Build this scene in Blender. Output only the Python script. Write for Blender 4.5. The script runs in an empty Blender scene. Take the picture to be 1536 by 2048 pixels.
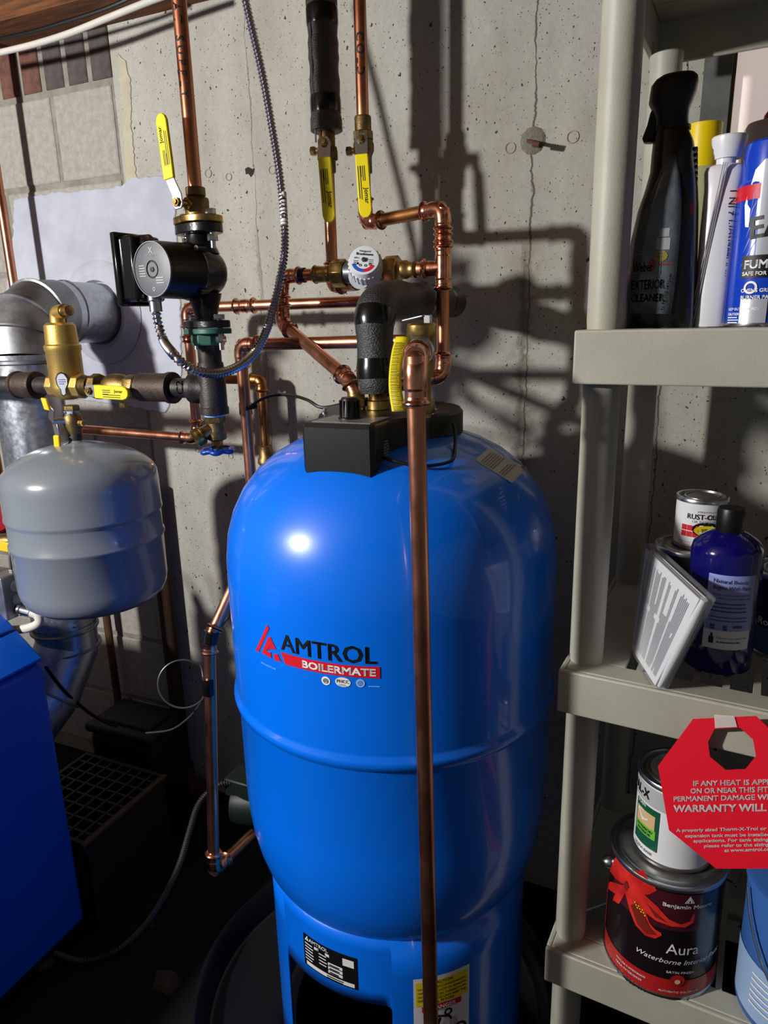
import bpy, bmesh, math, random
from mathutils import Vector, Matrix
from math import sin, cos, pi, radians, sqrt, atan2
random.seed(7)
SC = bpy.context.scene
COL = SC.collection
V = Vector

# ------------------------------------------------------------------ camera
FPX, CX, CY = 1400.0, 768.0, 1024.0
CAMZ = 1.40
YAW = radians(24.0)
_d = V((122.0, 5146.0, FPX)).normalized()
_z = V((0, 0, 1))
_h = (_z - _d * _z.dot(_d)).normalized()
_r = _d.cross(_h)
AX = _r * cos(YAW) - _h * sin(YAW)
AY = _r * sin(YAW) + _h * cos(YAW)
AZ = -_d
ORIGIN = V((0, 0, CAMZ))


def ray(px, py):
    c = V(((px - CX) / FPX, (py - CY) / FPX, 1.0))
    return V((AX.dot(c), AY.dot(c), AZ.dot(c)))


def P(px, py, d):
    return ORIGIN + ray(px, py) * d


def onY(px, py, y):
    r = ray(px, py)
    return ORIGIN + r * (y / r.y)


def onZ(px, py, z):
    r = ray(px, py)
    return ORIGIN + r * ((z - CAMZ) / r.z)


cam = bpy.data.cameras.new('camera')
cam.sensor_fit = 'VERTICAL'
cam.sensor_height = 24.0
cam.lens = FPX / 2048.0 * 24.0
cam.clip_start = 0.02
camo = bpy.data.objects.new('camera', cam)
COL.objects.link(camo)
# columns: camera right, up, back in world space
right = V((AX.x, AY.x, AZ.x))
down = V((AX.y, AY.y, AZ.y))
fwd = V((AX.z, AY.z, AZ.z))
m = Matrix.Identity(4)
for i in range(3):
    m[i][0] = right[i]
    m[i][1] = -down[i]
    m[i][2] = -fwd[i]
m.translation = ORIGIN
camo.matrix_world = m
SC.camera = camo

# ------------------------------------------------------------------ light
SC.view_settings.view_transform = 'Standard'
SC.view_settings.look = 'None'
SC.view_settings.exposure = 0.0
SC.view_settings.gamma = 1.0
SC.view_settings.use_curve_mapping = False
w = bpy.data.worlds.new('dim_basement')
SC.world = w
w.use_nodes = True
w.node_tree.nodes['Background'].inputs[0].default_value = (0.9, 0.92, 1.0, 1)
w.node_tree.nodes['Background'].inputs[1].default_value = 0.10
lt = bpy.data.lights.new('work_lamp_light', 'POINT')
lt.energy = 205.0
lt.shadow_soft_size = 0.06
lt.color = (1.0, 0.98, 0.95)
lo = bpy.data.objects.new('work_lamp_light', lt)
lo.location = (-1.70, -0.50, 1.76)
COL.objects.link(lo)


# ------------------------------------------------------------------ materials
def lin(c):
    out = []
    for v in c[:3]:
        v = v / 255.0
        out.append(v / 12.92 if v <= 0.04045 else ((v + 0.055) / 1.055) ** 2.4)
    return (out[0], out[1], out[2], 1.0)


def nd(t, kind, **kw):
    n = t.nodes.new(kind)
    for k, v in kw.items():
        setattr(n, k, v)
    return n


MATS = {}


def M(name, col, rough=0.5, metal=0.0, var=0.0, col2=None, vscale=12.0, bump=0.0, bscale=150.0,
      coat=0.0, spec=0.5, alpha=1.0, trans=0.0, emis=0.0, rvar=0.0, stretch=(1, 1, 1), ior=1.45):
    if name in MATS:
        return MATS[name]
    mt = bpy.data.materials.new(name)
    mt.use_nodes = True
    t = mt.node_tree
    b = t.nodes['Principled BSDF']
    L = t.links.new
    c = lin(col)
    b.inputs['Base Color'].default_value = c
    b.inputs['Roughness'].default_value = rough
    b.inputs['Metallic'].default_value = metal
    b.inputs['Specular IOR Level'].default_value = spec
    b.inputs['Coat Weight'].default_value = coat
    b.inputs['Coat Roughness'].default_value = 0.06
    b.inputs['Alpha'].default_value = alpha
    b.inputs['Transmission Weight'].default_value = trans
    b.inputs['IOR'].default_value = ior
    if emis:
        b.inputs['Emission Color'].default_value = c
        b.inputs['Emission Strength'].default_value = emis
    if var or bump or rvar or col2:
        tc = nd(t, 'ShaderNodeTexCoord')
        mp = nd(t, 'ShaderNodeMapping')
        mp.inputs['Scale'].default_value = stretch
        L(tc.outputs['Object'], mp.inputs['Vector'])
        n = nd(t, 'ShaderNodeTexNoise')
        n.inputs['Scale'].default_value = vscale
        n.inputs['Detail'].default_value = 6
        n.inputs['Roughness'].default_value = 0.62
        L(mp.outputs[0], n.inputs['Vector'])
        if var or col2:
            r = nd(t, 'ShaderNodeValToRGB')
            if col2:
                c2 = lin(col2)
            else:
                c2 = tuple(max(0, x * (1 - var)) for x in c[:3]) + (1,)
            r.color_ramp.elements[0].position = 0.36
            r.color_ramp.elements[1].position = 0.64
            r.color_ramp.elements[0].color = c2
            r.color_ramp.elements[1].color = c
            L(n.outputs['Fac'], r.inputs[0])
            L(r.outputs[0], b.inputs['Base Color'])
        if rvar:
            mr = nd(t, 'ShaderNodeMapRange')
            mr.inputs['From Min'].default_value = 0.3
            mr.inputs['From Max'].default_value = 0.7
            mr.inputs['To Min'].default_value = max(0.02, rough - rvar)
            mr.inputs['To Max'].default_value = min(1, rough + rvar)
            L(n.outputs['Fac'], mr.inputs[0])
            L(mr.outputs[0], b.inputs['Roughness'])
        if bump:
            n2 = nd(t, 'ShaderNodeTexNoise')
            n2.inputs['Scale'].default_value = bscale
            n2.inputs['Detail'].default_value = 3
            L(tc.outputs['Object'], n2.inputs['Vector'])
            bp = nd(t, 'ShaderNodeBump')
            bp.inputs['Strength'].default_value = bump
            bp.inputs['Distance'].default_value = 0.002
            L(n2.outputs['Fac'], bp.inputs['Height'])
            L(bp.outputs[0], b.inputs['Normal'])
    MATS[name] = mt
    return mt


def concrete_material():
    mt = bpy.data.materials.new('poured_concrete')
    mt.use_nodes = True
    t = mt.node_tree
    L = t.links.new
    b = t.nodes['Principled BSDF']
    b.inputs['Roughness'].default_value = 0.92
    b.inputs['Specular IOR Level'].default_value = 0.2
    tc = nd(t, 'ShaderNodeTexCoord')
    co = tc.outputs['Object']

    def math(op, a, c=None, clamp=False):
        n = nd(t, 'ShaderNodeMath', operation=op, use_clamp=clamp)
        for i, v in enumerate((a, c)):
            if v is None:
                continue
            if isinstance(v, (int, float)):
                n.inputs[i].default_value = v
            else:
                L(v, n.inputs[i])
        return n.outputs[0]

    def noise(scale, detail=5, vec=None, rough=0.6):
        n = nd(t, 'ShaderNodeTexNoise')
        n.inputs['Scale'].default_value = scale
        n.inputs['Detail'].default_value = detail
        n.inputs['Roughness'].default_value = rough
        L(vec if vec else co, n.inputs['Vector'])
        return n.outputs['Fac']

    def rng(v, a, c, lo_=0.0, hi_=1.0):
        n = nd(t, 'ShaderNodeMapRange')
        n.inputs['From Min'].default_value = a
        n.inputs['From Max'].default_value = c
        n.inputs['To Min'].default_value = lo_
        n.inputs['To Max'].default_value = hi_
        L(v, n.inputs[0])
        return n.outputs[0]

    def mix(f, a, c):
        n = nd(t, 'ShaderNodeMix', data_type='RGBA')
        for s, v in ((0, f), (6, a), (7, c)):
            if isinstance(v, tuple):
                n.inputs[s].default_value = v
            else:
                L(v, n.inputs[s])
        return n.outputs[2]

    sep = nd(t, 'ShaderNodeSeparateXYZ')
    L(co, sep.inputs[0])
    # streaky large stains
    mp = nd(t, 'ShaderNodeMapping')
    mp.inputs['Scale'].default_value = (3.0, 3.0, 0.7)
    L(co, mp.inputs[0])
    big = noise(2.2, 6, mp.outputs[0])
    mid = noise(9, 6)
    fine = noise(90, 4)
    col = mix(rng(big, .35, .65), lin((152, 149, 139)), lin((178, 176, 166)))
    col = mix(rng(mid, .3, .75, 0, .55), col, lin((188, 187, 179)))
    col = mix(rng(fine, .35, .7, 0, .18), col, lin((120, 115, 102)))
    # air holes of two sizes; more of them low on the wall
    low = rng(sep.outputs[2], 1.25, .35, 0.0, 1.0)
    holes = None
    for sc, rad, thr in ((34, .27, .80), (70, .33, .66), (150, .36, .52), (280, .36, .50)):
        mp2 = nd(t, 'ShaderNodeMapping')
        mp2.inputs['Scale'].default_value = (1, 1, .72)
        mp2.inputs['Rotation'].default_value = (0, .6, 0)
        L(co, mp2.inputs[0])
        wob = nd(t, 'ShaderNodeTexNoise')
        wob.inputs['Scale'].default_value = sc * 1.6
        L(co, wob.inputs['Vector'])
        addv = nd(t, 'ShaderNodeVectorMath', operation='MULTIPLY_ADD')
        L(wob.outputs['Color'], addv.inputs[0])
        addv.inputs[1].default_value = (.55 / sc, .55 / sc, .55 / sc)
        L(mp2.outputs[0], addv.inputs[2])
        vo = nd(t, 'ShaderNodeTexVoronoi')
        vo.inputs['Scale'].default_value = sc
        L(addv.outputs[0], vo.inputs['Vector'])
        sc_ = nd(t, 'ShaderNodeSeparateColor')
        L(vo.outputs['Color'], sc_.inputs[0])
        th = math('SUBTRACT', thr, math('MULTIPLY', low, .28))
        sel = math('GREATER_THAN', sc_.outputs[0], th)
        radv = math('MULTIPLY', sc_.outputs[1], rad)
        inside = math('LESS_THAN', vo.outputs['Distance'], radv)
        h = math('MULTIPLY', sel, inside)
        holes = h if holes is None else math('MAXIMUM', holes, h)
    col = mix(math('MULTIPLY', holes, .92), col, lin((44, 40, 34)))
    # form seams and cracks: x position, half width, wander, strength, z range
    seams = None
    for x0, tilt, wd, amp, lo_z, hi_z, k in ((-0.975, 0.0, .0016, .020, .0, 2.2, .55), (-0.330, 0.0, .0022, .030, .0, 2.2, .9),
                                            (-.062, 0, .002, .02, 0, 2.2, .8), (.25, 0, .002, .02, 0, 2.2, .8), (-.340, 0, .011, .05, .0, 1.56, .55), (-.98, 0, .006, .03, .0, 1.62, .4)):
        nz = nd(t, 'ShaderNodeTexNoise')
        nz.noise_dimensions = '1D'
        nz.inputs['Scale'].default_value = 7.0
        nz.inputs['Detail'].default_value = 8
        nz.inputs['Roughness'].default_value = .68
        L(math('ADD', sep.outputs[2], x0 * 7), nz.inputs['W'])
        off = math('MULTIPLY', math('SUBTRACT', nz.outputs['Fac'], .5), amp)
        dx = math('ABSOLUTE', math('SUBTRACT', math('SUBTRACT', sep.outputs[0], x0), off))
        wob = rng(noise(14, 5), .35, .8, .35, 2.6)
        s = math('SUBTRACT', 1.0, math('DIVIDE', dx, math('MULTIPLY', wob, wd)), True)
        s = math('MULTIPLY', math('MULTIPLY', s, k), rng(sep.outputs[2], hi_z, hi_z - .06))
        seams = s if seams is None else math('MAXIMUM', seams, s)
    col = mix(seams, col, lin((60, 54, 44)))
    # pale crumbly repair beside the wide crack
    wide = rng(math('ABSOLUTE', math('ADD', sep.outputs[0], .335)), .035, .005)
    rub = math('MULTIPLY', rng(wide, 0, 1), rng(noise(38, 6), .48, .56))
    zlim = rng(sep.outputs[2], 1.62, 1.5)
    rub = math('MULTIPLY', rub, zlim, True)
    col = mix(math('MULTIPLY', rub, .55), col, lin((122, 117, 98)))
    L(col, b.inputs['Base Color'])
    hgt = math('SUBTRACT', math('MULTIPLY', fine, .25), math('ADD', math('MULTIPLY', holes, .9), math('ADD', seams, math('MULTIPLY', rub, fine))))
    hgt = math('ADD', hgt, math('MULTIPLY', mid, .8))
    bp = nd(t, 'ShaderNodeBump')
    bp.inputs['Strength'].default_value = .55
    bp.inputs['Distance'].default_value = .004
    L(hgt, bp.inputs['Height'])
    L(bp.outputs[0], b.inputs['Normal'])
    return mt


CONC = concrete_material()
BLOCK = M('block', (168, 164, 155), .95, var=.22, vscale=60, bump=.6, bscale=320, spec=.15)
MORTAR = M('mortar', (146, 142, 131), .95, var=.3, vscale=25, bump=.5, bscale=120, spec=.1)
SMEAR = M('mortar_smear', (186, 180, 158), .95, var=.15, vscale=30, bump=.5, bscale=140, spec=.1)
BRICKR = M('brick_red', (118, 84, 74), .95, var=.4, vscale=40, bump=.6, bscale=200, spec=.1)
BRICKG = M('brick_grey', (92, 86, 82), .95, var=.35, vscale=40, bump=.6, bscale=200, spec=.1)
PARGE = M('parge', (186, 189, 201), .85, col2=(168, 171, 184), vscale=7, bump=.5, bscale=60, spec=.25)
WOOD = M('sill_wood', (118, 70, 34), .8, col2=(72, 40, 19), vscale=6, stretch=(1.2, 14, 14), bump=.3, bscale=90)
DARKWOOD = M('old_wood', (70, 44, 26), .85, col2=(34, 22, 14), vscale=8, stretch=(10, 10, 1), bump=.3, bscale=90)
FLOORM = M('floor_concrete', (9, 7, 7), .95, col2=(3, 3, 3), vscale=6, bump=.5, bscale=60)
CEILM = M('ceiling_wood', (96, 74, 52), .85, var=.3, vscale=5)
COPPER = M('copper', (222, 156, 124), .31, 1.0, col2=(190, 122, 92), vscale=16, rvar=.08, stretch=(1, 1, .5))
COPPERF = M('copper_fitting', (230, 164, 134), .22, 1.0, col2=(198, 128, 100), vscale=40, rvar=.06)
COPPERB = M('copper_aged', (186, 132, 78), .36, 1.0, col2=(132, 82, 50), vscale=14, rvar=.1)
BRASS = M('brass', (188, 158, 96), .34, 1.0, col2=(142, 114, 66), vscale=40, rvar=.08)
BRASSD = M('brass_dull', (150, 126, 84), .48, 1.0, col2=(96, 80, 52), vscale=40, bump=.25, bscale=400)
GOLD = M('cast_brass', (200, 166, 92), .46, .85, var=.12, vscale=30, bump=.18, bscale=500)
STEEL = M('zinc_steel', (196, 198, 202), .28, 1.0, var=.12, vscale=60)
GALV = M('galvanized', (190, 193, 198), .36, .9, col2=(166, 169, 176), vscale=70, rvar=.08)
GALVD = M('galvanized_dusty', (150, 152, 154), .45, .8, col2=(110, 110, 112), vscale=14, rvar=.1)
IRON = M('black_iron', (74, 72, 70), .5, .6, col2=(44, 40, 38), vscale=22, bump=.3, bscale=260)
IRONR = M('iron_rusty', (74, 62, 54), .55, .45, col2=(48, 38, 32), vscale=22, bump=.4, bscale=260)
BLKPAINT = M('black_enamel', (16, 15, 16), .32, bump=.25, bscale=300, coat=.15)
BLKPLAST = M('black_plastic', (13, 13, 14), .4, bump=.06, bscale=700)
BLKGLOSS = M('black_gloss', (14, 14, 15), .18, coat=.3)
TAPE = M('vinyl_tape', (12, 12, 13), .22, bump=.2, bscale=60)
FOAM = M('foam_black', (34, 35, 37), .5, col2=(22, 23, 25), vscale=90, bump=1.0, bscale=380, spec=.9)
YELLOW = M('vinyl_yellow', (232, 212, 20), .38, spec=.5)
YELLOWO = M('vinyl_orange_yellow', (240, 190, 24), .4)
GREENP = M('green_enamel', (44, 92, 78), .45, var=.15, vscale=30)
GREENM = M('green_motor', (16, 30, 24), .5, var=.2, vscale=30)
BLUEW = M('blue_wheel', (18, 60, 150), .35, coat=.3)
TANKBLUE = M('tank_blue', (0, 112, 240), .3, spec=.5, coat=.5, var=.03, vscale=4)
BOILER = M('boiler_blue', (0, 82, 190), .36, spec=.5, var=.04, vscale=5, bump=.08, bscale=500)
GREYT = M('grey_enamel', (118, 125, 132), .26, coat=.4, spec=.5, var=.05, vscale=5)
INK = M('ink_black', (14, 15, 18), .5)
INKW = M('ink_white', (235, 236, 238), .5)
INKR = M('ink_red', (206, 24, 44), .45)
INKGREY = M('ink_grey', (110, 112, 116), .6)
INKFAINT = M('ink_pale', (150, 190, 235), .5)
LABW = M('label_white', (226, 226, 224), .5)
LABG = M('label_grey', (196, 194, 188), .55)
LABY = M('label_yellow', (238, 214, 20), .5)
LABK = M('label_black', (16, 17, 20), .35)
SHELFP = M('shelf_plastic', (176, 175, 160), .48, col2=(164, 163, 148), vscale=7, bump=.1, bscale=300)
PAN = M('pan_plastic', (22, 24, 28), .28, spec=.5, var=.2, vscale=4)
CRATE = M('crate_plastic', (30, 27, 25), .6, var=.3, vscale=20)
SOOT = M('dark_box', (12, 10, 10), .6, var=.3, vscale=12)
RUST = M('rusty_pipe', (98, 66, 42), .75, col2=(56, 36, 24), vscale=20, bump=.4, bscale=200)
CABLEG = M('grey_cable', (52, 54, 56), .35)
CABLEK = M('black_cable', (14, 14, 15), .4)
CABLEW = M('white_cable', (206, 202, 192), .55, var=.1, vscale=20)
ARMOR = M('armored_cable', (190, 184, 186), .26, 1.0)
REDPEX = M('red_tape', (120, 24, 34), .4)
DIALW = M('valve_cap', (214, 218, 224), .4)
CAPG = M('valve_grey', (150, 154, 160), .45)
CANW = M('can_white', (228, 230, 232), .38)
CANK = M('can_black', (24, 16, 20), .28, coat=.3)
CANR = M('can_red', (178, 34, 34), .32, coat=.3)
CANM = M('can_maroon', (70, 22, 34), .3, coat=.3)
PETAL = M('petal_red', (226, 52, 44), .4, col2=(186, 28, 28), vscale=30)
PETALD = M('petal_dark', (120, 36, 26), .4)
GREENL = M('label_green', (18, 84, 62), .4)
LIME = M('label_lime', (116, 190, 60), .4)
TAN = M('label_tan', (206, 176, 128), .5)
NAVY = M('can_navy', (26, 34, 66), .35, coat=.2)
PAILB = M('pail_blue', (58, 104, 176), .35)
PAILL = M('pail_light_blue', (150, 180, 216), .4)
COBALT = M('cobalt_plastic', (12, 10, 92), .14, spec=.6, coat=.4)
LABBLUE = M('label_periwinkle', (146, 160, 220), .55)
BLUECAN = M('aerosol_blue', (20, 64, 190), .24, coat=.4)
SILVERL = M('label_silver', (188, 192, 200), .3, .3)
WHITEP = M('white_plastic', (222, 222, 228), .32)
YCAP = M('yellow_cap', (226, 198, 0), .4)
LILAC = M('lilac_cap', (190, 172, 176), .45)
REDN = M('red_nozzle', (150, 16, 40), .35)
REDTAG = M('red_card', (226, 20, 44), .45)
CLEAR = M('clear_tape', (225, 220, 215), .35, alpha=.55)
BAG = M('clear_bag', (210, 214, 220), .12, alpha=.16, spec=.6)
PAPER = M('paper', (222, 222, 226), .7)
SPRAYB = M('spray_body', (16, 16, 18), .3, coat=.15)
SPRAYL = M('spray_label', (112, 120, 126), .2, .3, col2=(84, 90, 96), vscale=30)
PANE = M('window_pane', (238, 222, 214), .5, emis=.5)
FRAMEM = M('window_frame', (86, 66, 54), .6)
TAGY = M('yellow_tag', (226, 206, 30), .45)
TEFLON = M('thread_tape', (150, 190, 232), .6)
WALLPAINT = M('grey_paint', (104, 106, 104), .9, var=.3, vscale=20, spec=.1)


# ------------------------------------------------------------------ geometry helpers: geo = (verts, faces)
def join(*gs):
    v, f = [], []
    for g in gs:
        o = len(v)
        v += list(g[0])
        f += [tuple(i + o for i in q) for q in g[1]]
    return v, f


def xf(g, fn):
    return [fn(V(p)) for p in g[0]], g[1]


def frame(ax):
    ax = V(ax).normalized()
    a = V((0, 0, 1)) if abs(ax.z) < .9 else V((1, 0, 0))
    u = a.cross(ax).normalized()
    return u, ax.cross(u), ax


def lathe(prof, org=(0, 0, 0), axis=(0, 0, 1), n=28, caps=True):
    u, v, a = frame(axis)
    org = V(org)
    vs, fs = [], []
    for r, z in prof:
        r = max(r, 1e-5)
        for i in range(n):
            t = 2 * pi * i / n
            vs.append(org + u * (r * cos(t)) + v * (r * sin(t)) + a * z)
    for k in range(len(prof) - 1):
        for i in range(n):
            j = (i + 1) % n
            fs.append((k * n + i, k * n + j, (k + 1) * n + j, (k + 1) * n + i))
    if caps:
        fs.append(tuple(range(n - 1, -1, -1)))
        b = (len(prof) - 1) * n
        fs.append(tuple(range(b, b + n)))
    return vs, fs


def tube(pts, r, n=14, caps=True):
    pts = [V(p) for p in pts]
    rs = r if isinstance(r, (list, tuple)) else [r] * len(pts)
    vs, fs = [], []
    tn = []
    for i in range(len(pts)):
        a = pts[max(0, i - 1)]
        b = pts[min(len(pts) - 1, i + 1)]
        tn.append((b - a).normalized() if (b - a).length > 1e-9 else V((0, 0, 1)))
    u = frame(tn[0])[0]
    for i, p in enumerate(pts):
        t = tn[i]
        u = (u - t * u.dot(t)).normalized()
        w_ = t.cross(u)
        for k in range(n):
            a = 2 * pi * k / n
            vs.append(p + (u * cos(a) + w_ * sin(a)) * rs[i])
    for i in range(len(pts) - 1):
        for k in range(n):
            j = (k + 1) % n
            fs.append((i * n + k, i * n + j, (i + 1) * n + j, (i + 1) * n + k))
    if caps:
        fs.append(tuple(range(n - 1, -1, -1)))
        b = (len(pts) - 1) * n
        fs.append(tuple(range(b, b + n)))
    return vs, fs


def rod(a, b, r, n=16):
    return tube([a, b], r, n)


def fillet(pts, rad, k=8):
    pts = [V(p) for p in pts]
    out = [pts[0]]
    for i in range(1, len(pts) - 1):
        p0, p, p1 = pts[i - 1], pts[i], pts[i + 1]
        a = (p0 - p).normalized()
        b = (p1 - p).normalized()
        ang = a.angle(b)
        d = min(rad / math.tan(ang / 2), (p0 - p).length * .49, (p1 - p).length * .49)
        A, B = p + a * d, p + b * d
        for s in range(k + 1):
            t = s / k
            out.append(A * (1 - t) ** 2 + p * (2 * t * (1 - t)) + B * t * t)
    out.append(pts[-1])
    return out


def spline(pts, k=8):
    pts = [V(p) for p in pts]
    out = []
    n = len(pts)
    for i in range(n - 1):
        p0 = pts[max(i - 1, 0)]
        p1, p2 = pts[i], pts[i + 1]
        p3 = pts[min(i + 2, n - 1)]
        for s in range(k):
            t = s / k
            out.append(.5 * ((2 * p1) + (p2 - p0) * t + (2 * p0 - 5 * p1 + 4 * p2 - p3) * t * t + (3 * p1 - p0 - 3 * p2 + p3) * t ** 3))
    out.append(pts[-1])
    return out


def resample(pts, step):
    out = [V(pts[0])]
    acc = 0.0
    for a, b in zip(pts[:-1], pts[1:]):
        a, b = V(a), V(b)
        l = (b - a).length
        pos = 0.0
        while acc + (l - pos) >= step and l > 0:
            pos += step - acc
            out.append(a.lerp(b, pos / l))
            acc = 0.0
        acc += l - pos
    out.append(V(pts[-1]))
    return out


def box(a, b):
    x0, y0, z0 = a
    x1, y1, z1 = b
    v = [V((x, y, z)) for x in (x0, x1) for y in (y0, y1) for z in (z0, z1)]
    return v, [(0, 1, 3, 2), (4, 6, 7, 5), (0, 4, 5, 1), (2, 3, 7, 6), (0, 2, 6, 4), (1, 5, 7, 3)]


def obox(c, ux, uy, uz):
    """oriented box: centre, half-extent vectors"""
    c, ux, uy, uz = V(c), V(ux), V(uy), V(uz)
    v = [c + ux * x + uy * y + uz * z for x in (-1, 1) for y in (-1, 1) for z in (-1, 1)]
    return v, [(0, 1, 3, 2), (4, 6, 7, 5), (0, 4, 5, 1), (2, 3, 7, 6), (0, 2, 6, 4), (1, 5, 7, 3)]


def prism(poly, off):
    """poly: 3-D points of one face, off: extrusion vector"""
    off = V(off)
    n = len(poly)
    v = [V(p) for p in poly] + [V(p) + off for p in poly]
    f = [tuple(range(n - 1, -1, -1)), tuple(range(n, 2 * n))]
    for i in range(n):
        j = (i + 1) % n
        f.append((i, j, n + j, n + i))
    return v, f


def hexa(c, axis, r, h, n=6):
    return lathe([(r * .94, -h / 2), (r, -h / 2 + h * .08), (r, h / 2 - h * .08), (r * .94, h / 2)], c, axis, n)


def text2d(s, size=1.0, bold=0.0, align='LEFT', space=1.0, xs=1.0):
    cu = bpy.data.curves.new('t', 'FONT')
    cu.body = s
    cu.size = size
    cu.align_x = align
    cu.space_character = space
    cu.resolution_u = 2
    ob = bpy.data.objects.new('t', cu)
    me = ob.to_mesh()
    base = [V((v.co.x * xs, v.co.y, 0)) for v in me.vertices]
    bf = [tuple(p.vertices) for p in me.polygons]
    vs, fs = [], []
    bb = bold * size
    for k, (dx, dy) in enumerate(((0, 0),) if bold == 0 else ((-bb, -bb * .7), (bb, -bb * .7), (bb, bb * .7), (-bb, bb * .7))):
        o_ = len(vs)
        vs += [p + V((dx, dy, 0)) for p in base]
        fs += [tuple(i + o_ for i in f) for f in bf]
    ob.to_mesh_clear()
    bpy.data.objects.remove(ob)
    bpy.data.curves.remove(cu)
    return vs, fs


def move2(g, u, v, rot=0.0):
    c, s = cos(rot), sin(rot)
    return [V((p.x * c - p.y * s + u, p.x * s + p.y * c + v, p.z)) for p in g[0]], g[1]


def rect2(u0, v0, u1, v1, n=1):
    vs, fs = [], []
    for i in range(n + 1):
        u = u0 + (u1 - u0) * i / n
        vs += [V((u, v0, 0)), V((u, v1, 0))]
    for i in range(n):
        a = 2 * i
        fs.append((a, a + 2, a + 3, a + 1))
    return vs, fs


def poly2(pts):
    return [V((p[0], p[1], 0)) for p in pts], [tuple(range(len(pts)))]


def disc2(u, v, r, n=20, ry=None):
    return poly2([(u + r * cos(2 * pi * i / n), v + (ry or r) * sin(2 * pi * i / n)) for i in range(n)])


def ring2(u, v, r0, r1, a0=0.0, a1=2 * pi, n=24):
    vs, fs = [], []
    for i in range(n + 1):
        a = a0 + (a1 - a0) * i / n
        vs += [V((u + r0 * cos(a), v + r0 * sin(a), 0)), V((u + r1 * cos(a), v + r1 * sin(a), 0))]
    for i in range(n):
        k = 2 * i
        fs.append((k, k + 1, k + 3, k + 2))
    return vs, fs


def lines2(u0, v1, w_, n, pitch, th, seed=1, n_seg=4):
    """rows of tiny print too small to read"""
    rr = random.Random(seed)
    g = []
    for i in range(n):
        v = v1 - i * pitch
        g.append(rect2(u0, v - th, u0 + w_ * rr.uniform(.72, 1.0), v, n_seg))
    return join(*g)


def wrap(g, cx, cy, R, th0, z0, off=.0008):
    """flat art -> on a vertical cylinder; angle 0 faces -Y and grows towards +X"""
    def fn(p):
        t = th0 + p.x / R
        rr = R + off
        return V((cx + rr * sin(t), cy - rr * cos(t), z0 + p.y))
    return xf(g, fn)


def onplane(g, o, U, W, off=0.0):
    o, U, W = V(o), V(U), V(W)
    nrm = U.cross(W).normalized()
    return xf(g, lambda p: o + U * p.x + W * p.y + nrm * off)


# ------------------------------------------------------------------ objects
ORG = {}


def thing(name, label, cat, loc=(0, 0, 0), group=None):
    o = bpy.data.objects.new(name, None)
    o.empty_display_size = .05
    COL.objects.link(o)
    o.location = loc
    o['label'] = label
    o['category'] = cat
    if group:
        o['group'] = group
    ORG[o] = V(loc)
    return o


def mesh(name, g, mat, org, smooth=True, ang=38):
    me = bpy.data.meshes.new(name)
    me.from_pydata([tuple(V(p) - org) for p in g[0]], [], g[1])
    me.update()
    bm = bmesh.new()
    bm.from_mesh(me)
    bmesh.ops.recalc_face_normals(bm, faces=bm.faces)
    bm.to_mesh(me)
    bm.free()
    me.materials.append(mat)
    if smooth:
        me.polygons.foreach_set('use_smooth', [True] * len(me.polygons))
        me.set_sharp_from_angle(angle=radians(ang))
    return me


def part(name, g, mat, parent, label=None, bevel=0.0, smooth=True, ang=38, solid=0.0, seg=2):
    org = ORG[parent]
    o = bpy.data.objects.new(name, mesh(name, g, mat, org, smooth, ang))
    COL.objects.link(o)
    o.parent = parent
    ORG[o] = org
    if label:
        o['label'] = label
    if solid:
        md = o.modifiers.new('thickness', 'SOLIDIFY')
        md.thickness = solid
        md.offset = 0
    if bevel:
        md = o.modifiers.new('edge', 'BEVEL')
        md.width = bevel
        md.segments = seg
        md.limit_method = 'ANGLE'
        md.angle_limit = radians(40)
    return o


def single(name, g, mat, label, cat, group=None, bevel=0.0, smooth=True, solid=0.0, kind=None, ang=38):
    xs = [V(p) for p in g[0]]
    org = V(((min(p.x for p in xs) + max(p.x for p in xs)) / 2, (min(p.y for p in xs) + max(p.y for p in xs)) / 2, min(p.z for p in xs)))
    o = bpy.data.objects.new(name, mesh(name, g, mat, org, smooth, ang))
    COL.objects.link(o)
    o.location = org
    ORG[o] = org
    if cat:
        o['category'] = cat
    if label:
        o['label'] = label
    if group:
        o['group'] = group
    if kind:
        o['kind'] = kind
    if bevel:
        md = o.modifiers.new('edge', 'BEVEL')
        md.width = bevel
        md.segments = 2
        md.limit_method = 'ANGLE'
        md.angle_limit = radians(40)
    if solid:
        md = o.modifiers.new('thickness', 'SOLIDIFY')
        md.thickness = solid
        md.offset = 0
    return o


def struct(name, g, mat, label=None, bevel=0.0):
    o = bpy.data.objects.new(name, mesh(name, g, mat, V((0, 0, 0))))
    COL.objects.link(o)
    ORG[o] = V((0, 0, 0))
    o['kind'] = 'structure'
    if label:
        o['label'] = label
    if bevel:
        md = o.modifiers.new('edge', 'BEVEL')
        md.width = bevel
        md.segments = 2
    return o


# ------------------------------------------------------------------ plumbing helpers
RP = .0115   # 3/4 inch copper tube


def fit_prof(path, r, end=.026, both=True):
    """radius profile of a pressed socket fitting along a path"""
    path = resample(path, .0014)
    tot = sum((b - a).length for a, b in zip(path[:-1], path[1:]))
    s = 0.0
    rs = []
    prev = path[0]
    for p in path:
        s += (p - prev).length
        prev = p
        e = min(s, tot - s)
        base = r + .0026
        if e < .0022:
            q = r + .0012
        elif e < .0085:
            q = base + .0034 * sin(pi * (e - .0022) / .0063)
        elif e < .0115:
            q = base
        elif e < .021:
            q = base - .0007
        else:
            q = base + .0002
        rs.append(q)
    return path, rs


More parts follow.
